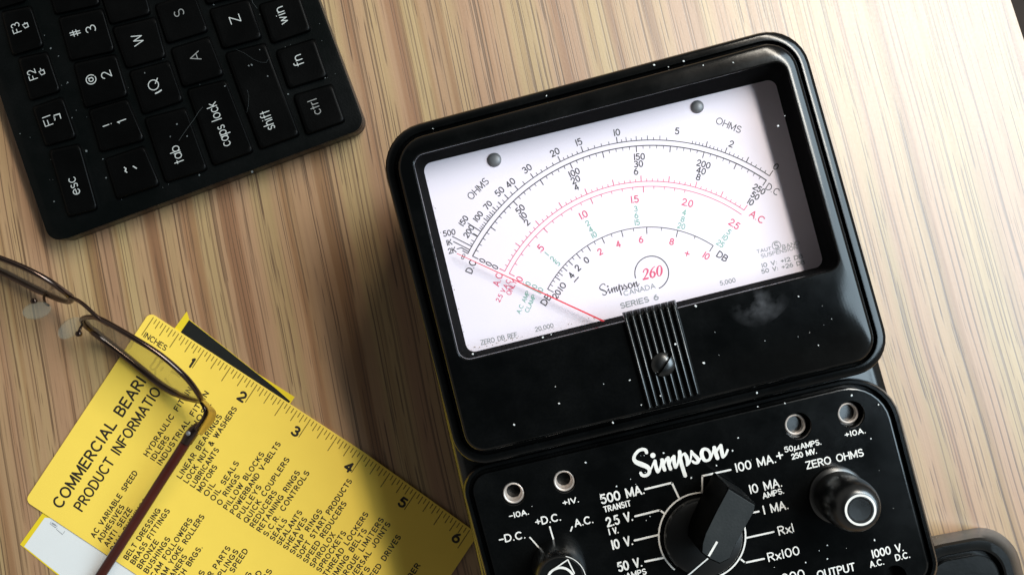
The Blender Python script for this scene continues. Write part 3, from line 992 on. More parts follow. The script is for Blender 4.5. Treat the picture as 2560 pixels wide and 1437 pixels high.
# dial screws, needle, pane
for x, y, r in ((1236, 399, 17.5), (1745, 266, 16)):
    s = MB()
    X, Y, _ = P(x, y, ZD + 1)
    rm = r * (H - ZD) / F
    s.lathe(X, Y, [(rm, ZD + .02), (rm, ZD + .35), (rm * .85, ZD + .75), (rm * .5, ZD + 1.05), (.02, ZD + 1.15)])
    mk('dial_screw', s, M['steel'], meter, smooth=40)
nd = MB()
zn = ZD + 3.0
q = [(1142, 633.5), (1498, 797.5)]
L_ = math.hypot(q[1][0] - q[0][0], q[1][1] - q[0][1])
nx, ny = -(q[1][1] - q[0][1]) / L_, (q[1][0] - q[0][0]) / L_
ext = (q[1][0] + (q[1][0] - q[0][0]) * .22, q[1][1] + (q[1][1] - q[0][1]) * .22)
lo, hi = [], []
for (x, y), w in ((q[0], 1.6), (ext, 5.0)):
    for sg in (1, -1):
        lo.append(P(x + nx * w / 2 * sg, y + ny * w / 2 * sg, zn))
        hi.append(P(x + nx * w / 2 * sg, y + ny * w / 2 * sg, zn + .25))
lo = [lo[0], lo[1], lo[3], lo[2]]
hi = [hi[0], hi[1], hi[3], hi[2]]
nd.loft([lo, hi], True, True)
mk('needle', nd, M['needle'], meter)
pn = MB()
pn.add(rquad(inset(OQ, 3), 25, 75.2), [tuple(range(36))])
mk('window_pane', pn, M['pane'], meter)

def smudge(px, py, rx, ry, ang_):
    sm = MB()
    n_ = 24
    pts = []
    for i in range(n_):
        t = 2 * math.pi * i / n_
        x, y = rx * math.cos(t), ry * math.sin(t)
        pts.append(P(px + x * math.cos(R(ang_)) + y * math.sin(R(ang_)), py - x * math.sin(R(ang_)) + y * math.cos(R(ang_)), ZF + .03))
    sm.add(pts, [tuple(range(n_))])
    flip_up(mk('smudge', sm, M['smudge'], meter))


smudge(1895, 762, 95, 52, 28)

# ribbed strip under the window with the zero-adjust screw
rb = MB()
TL, TR_, BR_, BL_ = (1557, 790), (1691, 757), (1753, 989), (1622, 1027)
NR = 8
cols = []
for i in range(NR):
    for t, dz in ((0.0, -.3), (.05, .8), (.14, 1.45), (.30, 1.75), (.46, 1.6), (.58, 1.1), (.66, .3), (.70, -.3)):
        cols.append(((i + t) / (NR - .28), dz))
rows = []
for v, dz in ((-.035, -2.2), (.0, -.6), (.03, 0), (.97, 0), (1.0, -1.0)):
    row = []
    for u, d_ in cols:
        u = min(u, 1)
        ax, ay = TL[0] + (TR_[0] - TL[0]) * u, TL[1] + (TR_[1] - TL[1]) * u
        ex, ey = BL_[0] + (BR_[0] - BL_[0]) * u, BL_[1] + (BR_[1] - BL_[1]) * u
        hump = d_ if v not in (1.0,) else -.5
        row.append(P(ax + (ex - ax) * v, ay + (ey - ay) * v, ZF + hump + dz))
    rows.append(row)
rb.loft(rows, False, False, closed=False)
ribs = mk('ribbed_strip', rb, M['ribs'], meter, smooth=60)
zs = MB()
X, Y, _ = P(1660, 912, 82.5)
rm = 31.5 * (H - 82.5) / F
n = 41
idx = {}
vs, fs = [], []
sd = Vector((math.cos(R(56)), math.sin(R(56))))
for i in range(n):
    for j in range(n):
        a, b = (i / (n - 1) * 2 - 1), (j / (n - 1) * 2 - 1)
        rr = max(abs(a), abs(b))
        l = math.hypot(a, b) or 1
        x, y = a / l * rr, b / l * rr
        z = 82.4 - 1.3 * rr ** 3
        dd = abs(x * sd.y - y * sd.x)
        if dd < .13 and rr < .93:
            z -= 1.4
        if rr > .999:
            z = 79.2
        idx[i, j] = len(vs)
        vs.append((X + x * rm, Y + y * rm, z))
for i in range(n - 1):
    for j in range(n - 1):
        fs.append((idx[i, j], idx[i + 1, j], idx[i + 1, j + 1], idx[i, j + 1]))
zs.add(vs, fs)
mk('slotted_screw', zs, M['knob'], meter, smooth=30)

# control panel with jack holes
PQ = [(1141, 1174), (2219, 919), (2361, 1462), (1286, 1715)]
pr = [70, 128, 70, 60]


def p2(k):
    return [max(10, r - k) for r in pr]


JACKS = [(1284, 1233.5, 30), (1411, 1203, 29), (1995.4, 1064.3, 34), (2128.6, 1035.3, 34), (2238, 1441, 29)]
pm = MB()
pm.loft([[(x, y, 57) for x, y, _ in rquad(inset(PQ, 1), pr, 66.8)], rquad(PQ, pr, 66.8), rquad(inset(PQ, 2), p2(2), 68.2), rquad(inset(PQ, 6), p2(6), 69), rquad(inset(PQ, 13), p2(13), 69), rquad(inset(PQ, 15), p2(15), 68.5),
         rquad(inset(PQ, 16.5), p2(16), 66.8), rquad(inset(PQ, 21), p2(21), 66.8), rquad(inset(PQ, 23), p2(23), 69), rquad(inset(PQ, 26), p2(26), ZP - .1), rquad(inset(PQ, 29), p2(29), ZP)])
bm = bmesh.new()
loops = [rquad(inset(PQ, 29), p2(29), ZP)]
for x, y, r in JACKS:
    loops.append([P(x + r * math.cos(2 * math.pi * i / 32), y + r * math.sin(2 * math.pi * i / 32), ZP) for i in range(32)])
edges = []
for lp in loops:
    vv = [bm.verts.new(p) for p in lp]
    for i in range(len(vv)):
        if (vv[i].co - vv[(i + 1) % len(vv)].co).length > 1e-6:
            edges.append(bm.edges.new((vv[i], vv[(i + 1) % len(vv)])))
bmesh.ops.triangle_fill(bm, use_beauty=True, use_dissolve=False, edges=edges)
bm.verts.index_update()
pm.add([tuple(v.co) for v in bm.verts], [tuple(v.index for v in f.verts) for f in bm.faces])
bm.free()
for lp in loops[1:]:
    cx = sum(p[0] for p in lp) / 32
    cy = sum(p[1] for p in lp) / 32
    pm.loft([lp, [(cx + (p[0] - cx) * .985, cy + (p[1] - cy) * .985, ZP - .35) for p in lp], [(cx + (p[0] - cx) * .985, cy + (p[1] - cy) * .985, 61.0) for p in lp]], False, True)
panel = mk('control_panel', pm, M['panel'], meter, smooth=35)

zw = ZP + .05
pt = MB()
W = 4.2
text(pt, '-10A.', 1275, 1295, 1322, 1284, 12, 2.8, zw)
text(pt, '+1V.', 1409, 1262, 1447, 1253.5, 12, 3.0, zw)
text(pt, '+D.C.', 1341, 1312, 1402, 1299, 17, 3.4, zw)
text(pt, 'A.C.', 1439, 1315.5, 1483, 1305, 17, 3.4, zw)
text(pt, '-D.C.', 1250, 1356, 1313, 1343.5, 17, 3.4, zw)
text(pt, '500 MA.', 1505, 1258, 1611, 1232, 21, W, zw)
text(pt, 'TRANSIT', 1512, 1279, 1577, 1263, 13, 2.9, zw, gap=.3)
text(pt, '2.5 V.', 1519, 1315, 1582, 1299, 21, W, zw)
text(pt, '1 V.', 1524, 1335.5, 1546, 1330.5, 14, 3.1, zw)
text(pt, '10 V.', 1533, 1371.5, 1582, 1359.5, 21, W, zw)
text(pt, '50 V.', 1548, 1427, 1605, 1413.5, 21, W, zw)
text(pt, 'uAMPS', 1556, 1448, 1616, 1433, 13, 2.9, zw, gap=.3)
text(pt, '100 MA.', 1842, 1178.5, 1940, 1154.5, 20, 3.6, zw)
ctext(pt, '+', 1949, 1138, 14, 26, 3.8, zw, mid=.46)
text(pt, '50', 1963, 1129.5, 1983, 1125, 12, 2.6, zw)
text(pt, 'u', 1987, 1124, 1999, 1121, 12, 2.6, zw)
text(pt, 'AMPS.', 2003, 1121, 2053, 1109.5, 12, 2.7, zw)
text(pt, '250 MV.', 1981, 1147, 2042, 1132, 12, 2.8, zw)
text(pt, 'ZERO OHMS', 2018, 1171, 2159, 1138, 17, 3.2, zw)
text(pt, '+10A.', 2114, 1092, 2164, 1081, 12, 2.7, zw)
text(pt, '10 MA.', 1877, 1232.5, 1955, 1214, 20, 3.4, zw)
text(pt, 'AMPS.', 1909, 1245, 1960, 1231.5, 12.5, 2.8, zw)
text(pt, '1 MA.', 1911, 1284, 1971, 1270, 20, 3.4, zw)
text(pt, 'Rx1', 1949, 1336, 1985, 1327, 20, 3.2, zw)
text(pt, 'Rx100', 1923, 1402, 1999, 1384, 20, 3.2, zw)
text(pt, '000', 1958, 1455, 2012, 1442, 20, 3.2, zw)
text(pt, 'OUTPUT', 2046, 1445, 2138, 1424, 18, 3.4, zw)
text(pt, '1000 V.', 2183, 1393, 2259, 1375, 18, 3.4, zw)
text(pt, 'A.C.', 2177, 1417, 2210, 1409, 14, 3.0, zw)
text(pt, 'D.C.', 2241, 1400, 2275, 1392, 14, 3.0, zw)
for pl, w in (([(1613, 1222), (1679.6, 1206)], 5), ([(1679.6, 1206), (1697, 1243)], 4.6), ([(1588, 1289.5), (1650, 1274)], 5), ([(1650, 1274), (1659.5, 1281.5)], 4.6),
              ([(1586.5, 1350), (1646, 1336)], 5), ([(1613, 1402.5), (1660, 1393)], 5), ([(1325, 1342.5), (1353, 1374)], 3.6), ([(1374.5, 1316), (1385.5, 1354)], 3.8), ([(1430.5, 1316), (1427, 1326)], 3.6),
              ([(1826.5, 1173.5), (1756, 1189)], 4.6), ([(1755.5, 1190), (1755.5, 1231)], 4.2), ([(1880, 1281), (1897, 1277.5)], 4.2), ([(1866, 1343.5), (1934, 1328.5)], 4.4),
              ([(1853, 1397.5), (1863, 1405.5)], 4.2), ([(1863, 1405.5), (1910, 1395.5)], 4.6)):
    ribbon(pt, pl, w, zw + .008)
ribbon(pt, arc_px(1755.5, 1339, 108.5, 82, 230, 50), 4.0, zw)
ribbon(pt, arc_px(1755.5, 1339, 108.5, 14, -66, 30), 4.0, zw)
flip_up(mk('lettering', pt, M['white'], panel))
lg = MB()
logo(lg, 1570 + 105 / 9.48, 1090 + 520 / 9.48, 1570 + 2390 / 9.48, 1090 + 310 / 9.48, 1.0, zw)
flip_up(mk('signature', lg, M['white'], panel))

# jacks: nickel sleeves sunk in the holes
for x, y, r in JACKS:
    X, Y, _ = P(x, y, ZP)
    k = (H - ZP) / F
    ro, ri = 27.5 * k, 17.5 * k
    j = MB()
    zj = 69.2 if x < 1500 else 67.6
    if y > 1400:
        zj = 64
    j.lathe(X, Y, [(ro, 61.1), (ro, zj - .5), (ro - .18, zj - .12), (ro - .45, zj), (ro - .75, zj - .25), (ri + .45, zj - 2.4), (ri + .1, zj - 2.8), (ri, zj - 3.2), (ri, 61.2)], 36, cap=False)
    jo = mk('jack', j, M['sleeve'] if y < 1400 else M['hole'], meter, smooth=40)
    b_ = MB()
    b_.lathe(X, Y, [(ri - .02, 61.3), (ri - .02, 61.6)], 24)
    mk('bore', b_, M['hole'], jo)

# zero-ohms knob
kx, ky, _ = P(2092, 1236, ZP)
zk = MB()
zk.lathe(kx, ky, [(9.0, ZP + .02), (9.0, 70.9), (8.5, 71.3), (7.7, 71.6), (7.7, 72.2), (8.1, 72.8), (8.25, 79.5), (8.15, 81.2), (7.9, 82.8), (7.4, 84.5), (6.7, 85.8), (5.9, 86.7), (5.1, 87.22), (4.75, 87.3), (3.6, 87.3), (3.3, 87.0), (.05, 86.9)], 56)
zko = mk('zero_ohms_knob', zk, M['knob'], meter, smooth=40)
rg = MB()
for a, b_ in (((4.0, 87.36), (4.66, 87.36)),):
    n = 48
    rg.loft([[(kx + r * math.cos(2 * math.pi * i / n), ky + r * math.sin(2 * math.pi * i / n), z) for i in range(n)] for r, z in (a, b_)])
flip_up(mk('white_ring', rg, M['white'], zko))

# range selector
sx_, sy_, _ = P(1755.5, 1339, ZP)
sk = MB()
sk.lathe(sx_, sy_, [(12.3, ZP + .02), (12.4, 71.4), (11.8, 72.6), (10.6, 73.0), (.05, 73.2)], 60)
sko = mk('range_selector', sk, M['knob'], meter, smooth=40)
hp = [(1822, 1217), (1890, 1259), (1887, 1276), (1860, 1323), (1838, 1362), (1824, 1397), (1799, 1409), (1772, 1397), (1753, 1381), (1755, 1358), (1763, 1332), (1792, 1273)]
ZH = 90.0
hl = [P(x, y, ZH) for x, y in hp]
hcx, hcy = sum(p[0] for p in hl) / 12, sum(p[1] for p in hl) / 12


def sc_(k, z):
    return [(hcx + (p[0] - hcx) * k, hcy + (p[1] - hcy) * k, z) for p in hl]


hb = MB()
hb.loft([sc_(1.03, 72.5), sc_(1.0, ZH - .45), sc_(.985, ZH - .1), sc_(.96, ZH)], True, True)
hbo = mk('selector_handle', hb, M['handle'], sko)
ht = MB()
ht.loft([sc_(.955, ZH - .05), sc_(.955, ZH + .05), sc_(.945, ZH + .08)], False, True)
mk('worn_lit_top', ht, M['worn'], hbo)
ln = MB()
ribbon(ln, [(1793, 1353), (1772, 1389)], 5.6, ZH + .13, cap=False)
ribbon(ln, [(1771, 1394), (1717, 1440)], 3.4, 73.25, cap=False)
flip_up(mk('pointer_line', ln, M['white'], sko))

# polarity knob at the bottom edge
ox_, oy_, _ = P(1396.5, 1412, ZP)
pk = MB()
kk = (H - 84) / F
pk.lathe(ox_, oy_, [(8.4, ZP + .02), (8.4, 76), (7.8, 80), (7.0, 82.2), (6.6, 82.6), (6.3, 82.2), (.05, 82.1)], 48)
pko = mk('polarity_knob', pk, M['knob'], meter, smooth=35)
pl_ = MB()
ribbon(pl_, arc_px(1402, 1452, 34, 190, 15, 30), 6.0, 82.6 + .08)
ribbon(pl_, [(1419.5, 1398), (1374, 1429)], 3.2, 82.6 + .09)
ribbon(pl_, [(1419.5, 1398), (1436, 1432)], 3.2, 82.6 + .1)
ribbon(pl_, arc_px(1402, 1452, 63.5, 78, 2, 20), 2.0, 82.6 + .03)  # painted highlight along the knob's edge, not part of the pointer
flip_up(mk('pointer_and_glint', pl_, M['white'], pko))

# dust on the meter
du = MB()
for x, y, r, z in ((1366, 240, 2.4, ZFL), (1082, 322, 1.8, ZFL), (1635, 163, 3.2, ZFL), (1709, 153.6, 3.0, ZFL), (1671, 168, 1.8, ZFL), (1833, 157, 2.2, ZF), (1758, 164, 2.0, ZF),
                   (1739, 765, 4.0, ZF), (1688, 860, 3.2, 81), (1759, 907, 4.0, ZF), (1574, 950, 3.0, ZF), (1603, 1012, 2.4, ZF), (1532, 1056, 3.4, ZF), (1892, 981.5, 3.0, ZFL), (1651, 989, 2.2, 81),
                   (1285, 1061, 3.2, ZF), (1397, 1008, 3.2, ZF), (1996, 741, 2.6, ZF), (2046, 863, 2.0, ZF), (2129, 988, 3.4, ZP), (1845, 1094, 2.6, ZP), (2196, 1011, 2.4, ZP), (2177, 1096, 2.4, ZP),
                   (2107, 1313, 3.0, ZP), (2186, 1349, 3.2, ZP), (2068, 1362, 2.4, ZP), (2068, 1396, 2.4, ZP), (2014, 1405, 2.4, ZP), (1658.6, 1131.7, 2.8, ZP), (1831, 1126, 2.8, ZP), (1727.7, 1194, 3.2, ZP),
                   (1791, 1163, 2.4, ZP), (1463.6, 1155.6, 3.0, ZP), (1541, 1215, 2.4, ZP), (1945, 315, 3.2, 75.3), (1181.7, 884.5, 3.0, ZF), (1356.8, 843, 2.8, ZF), (1377.7, 836, 2.0, ZF), (1962, 290, 1.8, 75.3),
                   (1894, 1016, 2.2, ZP), (1962, 1007.5, 2.6, ZP), (1625, 1290, 1.8, ZP), (1980, 1330, 2.4, ZP), (2122, 1221, 3.0, 80.5)):
    speck(du, x, y, r, z + .02)
for i in range(20):
    x, y = random.uniform(1250, 2240), random.uniform(1130, 1430)
    speck(du, x, y, random.uniform(.7, 1.5), ZP + .02)
for i in range(10):
    t, s_ = random.random(), random.uniform(.12, .9)
    x = 1180 + 900 * t + 40 * s_
    y = 915 - .25 * (900 * t) + 160 * s_
    speck(du, x, y, random.uniform(.7, 1.5), ZF + .02)
gm = MB()
for i in range(70):
    t = random.random() ** 1.6
    if random.random() < .65:
        x, y = 1172 + 330 * t, 879 - 82 * t - abs(random.gauss(0, 3.5)) - 2
    else:
        x, y = 1166 - 100 * t, 866 - 420 * t
        x += abs(random.gauss(0, 2.5)) + 1
    speck(gm, x, y, random.uniform(.5, 1.5), ZD + .02)
gmo = mk('grime', gm, M['grime'], dial)
gmo['kind'] = 'stuff'
do = mk('dust', du, M['dust'], meter)
do['kind'] = 'stuff'

# ------------------------------------------------------------------ keyboard
kxx, kyy, _ = P(420, 300, 0)
kbd = thing('keyboard', 'black computer keyboard with pale legends in the upper left corner', 'keyboard', (kxx, kyy, 0))
KQ = [(-121, -150), (744, -150), (918.7, 321.4), (138, 610.5)]
kr = [30, 30, 34, 34]
KZ = 12.5
kb = MB()
outer = rquad(KQ, kr, KZ - 4)


def at_z(loop, z, k=0.0):
    cx = sum(p[0] for p in loop) / len(loop)
    cy = sum(p[1] for p in loop) / len(loop)
    return [(x - k * (x - cx) / math.hypot(x - cx, y - cy), y - k * (y - cy) / math.hypot(x - cx, y - cy), z) for x, y, _ in loop]


kb.loft([at_z(outer, .4, 2.2), at_z(outer, 1.2, 1.2), at_z(outer, 3.0, .2), at_z(outer, KZ - 3.2), at_z(outer, KZ - 3.0, .25), at_z(outer, KZ - 2.8), at_z(outer, KZ - .8), rquad(inset(KQ, 3), kr, KZ - .15), rquad(inset(KQ, 8), kr, KZ)], True, True)
mk('shell', kb, M['keybody'], kbd, smooth=35)
KEYS = [
    ([(121.8, 375.5), (199.7, 358.5), (246, 524), (170.5, 543.5)], 'esc'),
    ([(80, 268), (157, 241), (193, 345), (114, 367)], 'F1'), ([(44, 145), (119, 129), (153, 229), (75, 253)], 'F2'),
    ([(2, 30), (78, 14), (111, 117), (31, 141)], 'F3'), ([(-41, -84), (37, -98), (68, 3), (-11, 27)], ''),
    ([(260.6, 397.4), (360.4, 363.3), (402, 463), (292, 499.7)], '`'), ([(220.4, 275), (319, 246), (364, 351), (251, 382)], '1'),
    ([(183, 158.3), (290, 135), (322, 240), (212, 272)], '2'), ([(145, 44), (257, 20), (289, 129), (175, 154)], '3'), ([(108, -68), (221, -95), (253, 13), (138, 38)], ''),
    ([(360, 296), (465, 268), (521, 425), (414, 458)], 'tab'), ([(321.5, 179), (424, 151), (460, 253), (357, 288)], 'Q'), ([(279, 69), (390, 42), (417, 144), (316.5, 173)], 'W'),
    ([(241, -42), (351, -70), (379, 36), (276, 63)], ''),
    ([(466, 224), (565.6, 199), (636, 380), (533, 416)], 'caps'), ([(425.6, 122), (524, 91), (562, 188), (457, 220)], 'A'), ([(386, 13), (486, -19), (523, 79), (418, 111)], 'S'),
    ([(562, 133), (664, 107), (751, 339), (650, 375)], 'shift'), ([(522, 24), (624, -3), (658, 96), (557, 124)], 'Z'), ([(484, -88), (588, -114), (619, -14), (517, 13)], ''),
    ([(732.5, 238), (831, 209.5), (865, 304.5), (766.6, 339)], 'ctrl'), ([(688.6, 127), (787, 96), (821, 193), (721.5, 224)], 'fn'), ([(646, 12), (748, -17), (780, 77), (680, 111)], 'win'),
    ([(606, -104), (709, -134), (741, -37), (640, -3)], ''),
]
ZK = 14.5
LEG = {}
for q, nm in KEYS:
    k = MB()
    k.loft([rquad(inset(q, -1), 9, KZ + .03), rquad(inset(q, 1), 10, KZ + 1.2), rquad(inset(q, 3), 11, ZK - .25), rquad(inset(q, 5), 11, ZK - .04), rquad(inset(q, 10), 11, ZK - .04), rquad(inset(q, 20), 8, ZK - .12)], False, True)
    o = mk('key', k, M['key'], kbd, smooth=35)
    LEG[nm] = o
ang = 110
zl = ZK + .03


def legend(key, items, mt='keyink', w=2.25):
    mb = MB()
    for it in items:
        if it[0] == 'T':
            _, s, cx, cy, L, h = it
            Wd = text_width(s, .2) * h
            ctext(mb, s, cx, cy, ang, h, w, zl, sx=L / Wd if L else 1, gap=.2, mid=.33 if s.islower() else .5)
        else:
            for p in it[1]:
                ribbon(mb, p, it[2], zl)
    flip_up(mk('legend', mb, M[mt], LEG[key]))


legend('esc', [('T', 'esc', 186, 465, 43, 25)])
legend('F1', [('T', 'F1', 119, 302, 24, 20), ('L', [[(138, 299), (135, 289), (149, 285), (152, 296)], [(135, 291), (137, 301)]], 2.4)], w=2.1)
legend('F2', [('T', 'F2', 80.4, 187.5, 24, 20), ('L', [[(97, 180), (109, 175), (112, 184), (104, 188), (97, 180)], [(103, 177), (101, 172)]], 2.2)], w=2.1)
legend('F3', [('T', 'F3', 40, 70.5, 24, 20), ('L', [[(56, 63), (68, 58), (71, 67), (63, 71), (56, 63)], [(61, 59), (62, 58)]], 2.2)], w=2.1)
legend('1', [('T', '|', 304, 302, 0, 22), ('T', '!', 268, 313, 0, 22)])
legend('2', [('T', '2', 265.5, 187.5, 16, 24), ('T', '@', 226.5, 199.7, 23, 24)])
legend('3', [('T', '3', 226.5, 73, 16, 24), ('T', '#', 188, 84, 15, 25)])
legend('`', [('L', [[(333, 416), (341, 421)], [(311, 419), (315, 422), (313, 428), (317, 431)]], 3.0)])
legend('tab', [('T', 'tab', 444.5, 386, 43, 25)])
legend('Q', [('T', 'Q', 383.6, 213, 25, 26), ('L', [[(389, 234), (396, 231), (403, 226)]], 3.4)])
legend('W', [('T', 'W', 344, 100, 26, 25)])
legend('A', [('T', 'A', 487.7, 142.5, 21, 25)], 'keyink2')
legend('S', [('T', 'S', 447.5, 33, 15, 24)], 'keyink2')
legend('Z', [('T', 'Z', 587.5, 48.7, 18, 25)])
legend('caps', [('T', 'caps lock', 550, 311, 113, 25)])
legend('shift', [('T', 'shift', 671.6, 300, 48, 25)], 'keyink')
legend('ctrl', [('T', 'ctrl', 789.8, 267, 38, 23)], 'keyink2')
legend('fn', [('T', 'fn', 748, 151, 25, 24)])
legend('win', [('T', 'win', 705.7, 39, 42, 24)])
kd = MB()
for x, y, r, z in ((215.5, 378, 3.6, KZ), (135, 504, 2.4, KZ), (265, 445, 2.6, KZ), (630, 430, 3.6, KZ), (621.6, 165, 2.8, ZK), (629, 163, 3.4, ZK), (669, 191, 2.4, ZK), (649, 125, 2.0, ZK), (720, 236, 2.8, KZ),
                   (813, 195.6, 2.0, ZK), (534, 12.7, 2.6, KZ), (407, 147, 2.4, KZ), (562, 216, 2.4, ZK), (126.6, 121.8, 3.0, KZ), (361.7, 183, 2.4, ZK), (442, 311, 2.8, ZK), (425.5, 342, 2.4, ZK),
                   (467.6, 341, 2.4, ZK), (146, 141, 2.0, KZ), (169, 207, 2.2, KZ), (111, 89, 1.8, KZ), (180, 295, 2.0, KZ), (330, 275, 2.0, KZ), (498, 438, 2.8, KZ), (50, 335, 2.0, KZ), (257, 398, 2.2, KZ)):
    speck(kd, x, y, r, z + .02)
for i in range(90):
    t, s_ = random.random(), random.random()
    x, y = -20 + 900 * t, 10 + 560 * s_
    if y > 495 - .37 * (x - 450) - 40 or x < .34 * (y - 205) + 20 or x > 780 + .37 * y:
        continue
    speck(kd, x, y, random.uniform(.6, 1.3), KZ + .02)
o = mk('dust', kd, M['dustg'], kbd)
o['kind'] = 'stuff'
fib = MB()
fib.tube([P(x, y, ZK + .15) for x, y in ((447, 352), (458, 336), (471, 317), (485, 299), (496, 281), (507, 268))], .05, 5)
fib.tube([P(x, y, ZK + .12) for x, y in ((590, 124), (612, 134), (632, 148), (650, 156), (666, 157), (671, 148))], .035, 5)
fib.tube([P(x, y, ZK + .12) for x, y in ((617, 282), (621, 262), (622, 240), (618, 225))], .03, 5)
fib.tube([P(x, y, KZ + 2.2) for x, y in ((628, -6), (632, 8), (643, 22))], .06, 5)
mk('lint', fib, M['lint'], kbd)

# ------------------------------------------------------------------ cards
cx_, cy_, _ = P(300, 1250, 0)
LQ = [(50, 1360), (467, 778), (473, 798), (645, 934), (737, 992), (316, 1576)]
lc = MB()
lc.loft([rquad(LQ, .8, .05, 3), rquad(LQ, .8, .32, 3)], True, True)
low = mk('folded_card', lc, M['yellow2'], None, (cx_, cy_, 0))
low['label'] = 'yellow-edged card with white and black printed ends lying beneath the yellow ruler card'
low['category'] = 'card'
pb = MB()
pb.add([P(x, y, .36) for x, y in ((472.6, 799.5), (560, 868), (644.5, 935), (690, 971), (726, 1003), (640, 1090), (400, 905), (446, 838))], [tuple(range(8))])
flip_up(mk('black_panel_print', pb, M['blackprint'], low))
pw = MB()
pw.add([P(x, y, .36) for x, y in ((60.5, 1365), (112, 1293), (200, 1300), (420, 1440), (400, 1510), (310, 1565), (90, 1388.5))], [tuple(range(7))])
flip_up(mk('white_panel_print', pw, M['whitecard'], low))
sq = MB()
ribbon(sq, [(128, 1303), (125, 1308), (139, 1318), (143, 1313)], 1.4, .42)
ribbon(sq, [(143, 1319), (141, 1322), (156, 1335), (162, 1327)], 1.4, .42)
ribbon(sq, [(131, 1307), (139, 1312)], 4, .43)
flip_up(mk('small_boxes_print', sq, M['inkg'], low))

YQ = [(374, 780), (910, 1129.5), (1196, 1334), (886, 1797), (62, 1251)]
yc = MB()
zc0, zc1 = .45, 1.0
yc.loft([rquad(YQ, 16, zc0), rquad(YQ, 16, zc1 - .06), rquad(inset(YQ, .5), 16, zc1)], True, True)
card = mk('ruler_card', yc, M['yellow'], None, (cx_ + 40, cy_ - 20, zc0))
card['label'] = 'large yellow plastic ruler card printed with inch marks and a list of bearing products'
card['category'] = 'ruler'
zc = zc1 + .04
ti = MB()
TK = [(384.9, 791.2), (511.6, 872.5), (644.2, 958.5), (777.5, 1045.5), (909.5, 1134), (1041.8, 1226.5), (1175.3, 1322.5)]
pd = Vector((-.553, .833))
for i in range(6 * 16 + 1):
    k = i // 16
    t = (i % 16) / 16
    a = TK[k]
    b = TK[min(k + 1, 6)]
    x, y = a[0] + (b[0] - a[0]) * t, a[1] + (b[1] - a[1]) * t
    l = {0: 56, 8: 44, 4: 33, 12: 33}.get(i % 16, 16 if i % 2 else 24)
    s0 = 2.0
    ribbon(ti, [(x + pd.x * s0, y + pd.y * s0), (x + pd.x * l, y + pd.y * l)], 2.1, zc, cap=False)
flip_up(mk('inch_marks', ti, M['tickink'], card))
ci = MB()
text(ci, 'INCHES', 358, 841, 412, 876, 13, 2.4, zc)
# squat bold numerals
for s, cx, cy in (('|', 481, 907), ('2', 605.5, 990.5), ('3', 740, 1077.5), ('4', 872.5, 1166.5), ('5', 1007, 1255), ('6', 1141.5, 1343.5)):
    ctext(ci, s, cx, cy, -33, 22, 5.8, zc, sx=1.15 if s != '|' else .9, gap=.2)
rd = Vector((.556, -.831))
text(ci, 'COMMERCIAL BEARI', 152, 1270, 364, 954, 25.5, 5.0, zc, gap=.28)
text(ci, 'PRODUCT INFORMATIO', 205, 1277, 402, 979, 24, 4.4, zc, gap=.26)
ADV = 11.9


def item(s, x, y, ln_=None, right=False):
    L = ln_ or (len(s) * ADV - 3.5)
    if right:
        x, y = x - rd.x * L, y - rd.y * L
    text(ci, s, x, y, x + rd.x * L, y + rd.y * L, 12, 2.8, zc, gap=.36)


lst2 = ['HYDRAULIC FITTIN', 'IDLERS', 'INDUSTRIAL FITTIN', '         HOSE', None, 'LINEAR BEARINGS', 'LOCK NUT & WASHERS', 'LUBRICANTS', 'MOTORS', 'OIL', 'OIL SEALS', 'O RINGS', 'PILLOW BLOCKS', 'POWERBAND V-BELTS',
        'PULLEYS', 'QUICK COUPLERS', 'REDUCERS', 'RETAINING RINGS', 'S.C.R. CONTROLS', 'SEALS', 'SEALANTS', 'SHEAVES', 'SNAP RINGS', 'SOFT START PRODUCTS', 'SPEED REDUCERS', 'SPIROLOX', 'SPROCKETS', 'THREAD LOCKERS', 'TIMING BELTS',
        'TORQUE LIMITERS', 'UNIVERSAL JOINTS', None, None]
LEN2 = {0: 200, 2: 215, 3: 195, 5: 185, 6: 222, 7: 112, 8: 74, 9: 36, 10: 112, 11: 86, 12: 166, 13: 210, 14: 94, 15: 190, 16: 104, 17: 177, 18: 190, 19: 60, 20: 98, 21: 90, 22: 128, 23: 232, 24: 178, 25: 98, 26: 116, 27: 186, 28: 150, 29: 196, 30: 196}
for k, s in enumerate(lst2):
    if s:
        item(s, 369 + 16.6 * k, 1140 + 11.1 * k, LEN2.get(k))
item('TS', 925, 1421, 27, right=True)
item('SPEED DRIVES', 1002, 1342, 148, right=True)
item('BER', 1050, 1413, 38, right=True)
lst1 = ['AC VARIABLE SPEED', 'ADHESIVES', 'ANTI SEIZE', 'BALL BUSHINGS', None, 'BELT DRESSING', 'BRASS FITTINGS', 'BRONZE', 'BUSHINGS', 'CAM FOLLOWERS', 'CAM YOKE ROLLERS']
LEN1 = {0: 194, 1: 105, 2: 110, 3: 150, 5: 148, 6: 160, 7: 80, 8: 102, 9: 172, 10: 196}
for k, s in enumerate(lst1):
    if s:
        item(s, 236 + 16.6 * k, 1343 + 11.1 * k, LEN1[k])
item('CLEANERS', 467.5, 1391, 100, right=True)
item('CLUTCH BRGS.', 506, 1368, 148, right=True)
item('RS', 512, 1430, 28, right=True)
item('OR PARTS', 576, 1370, 100, right=True)
item('UPLINGS', 596, 1378, 90, right=True)
item('E SPEED', 620, 1376, 90, right=True)
item('S', 597, 1442, 11, right=True)
item('S', 629, 1434, 12, right=True)
item('RD', 655, 1431, 26, right=True)
item('RS', 680, 1427, 26, right=True)
flip_up(mk('printing', ci, M['cardink'], card))

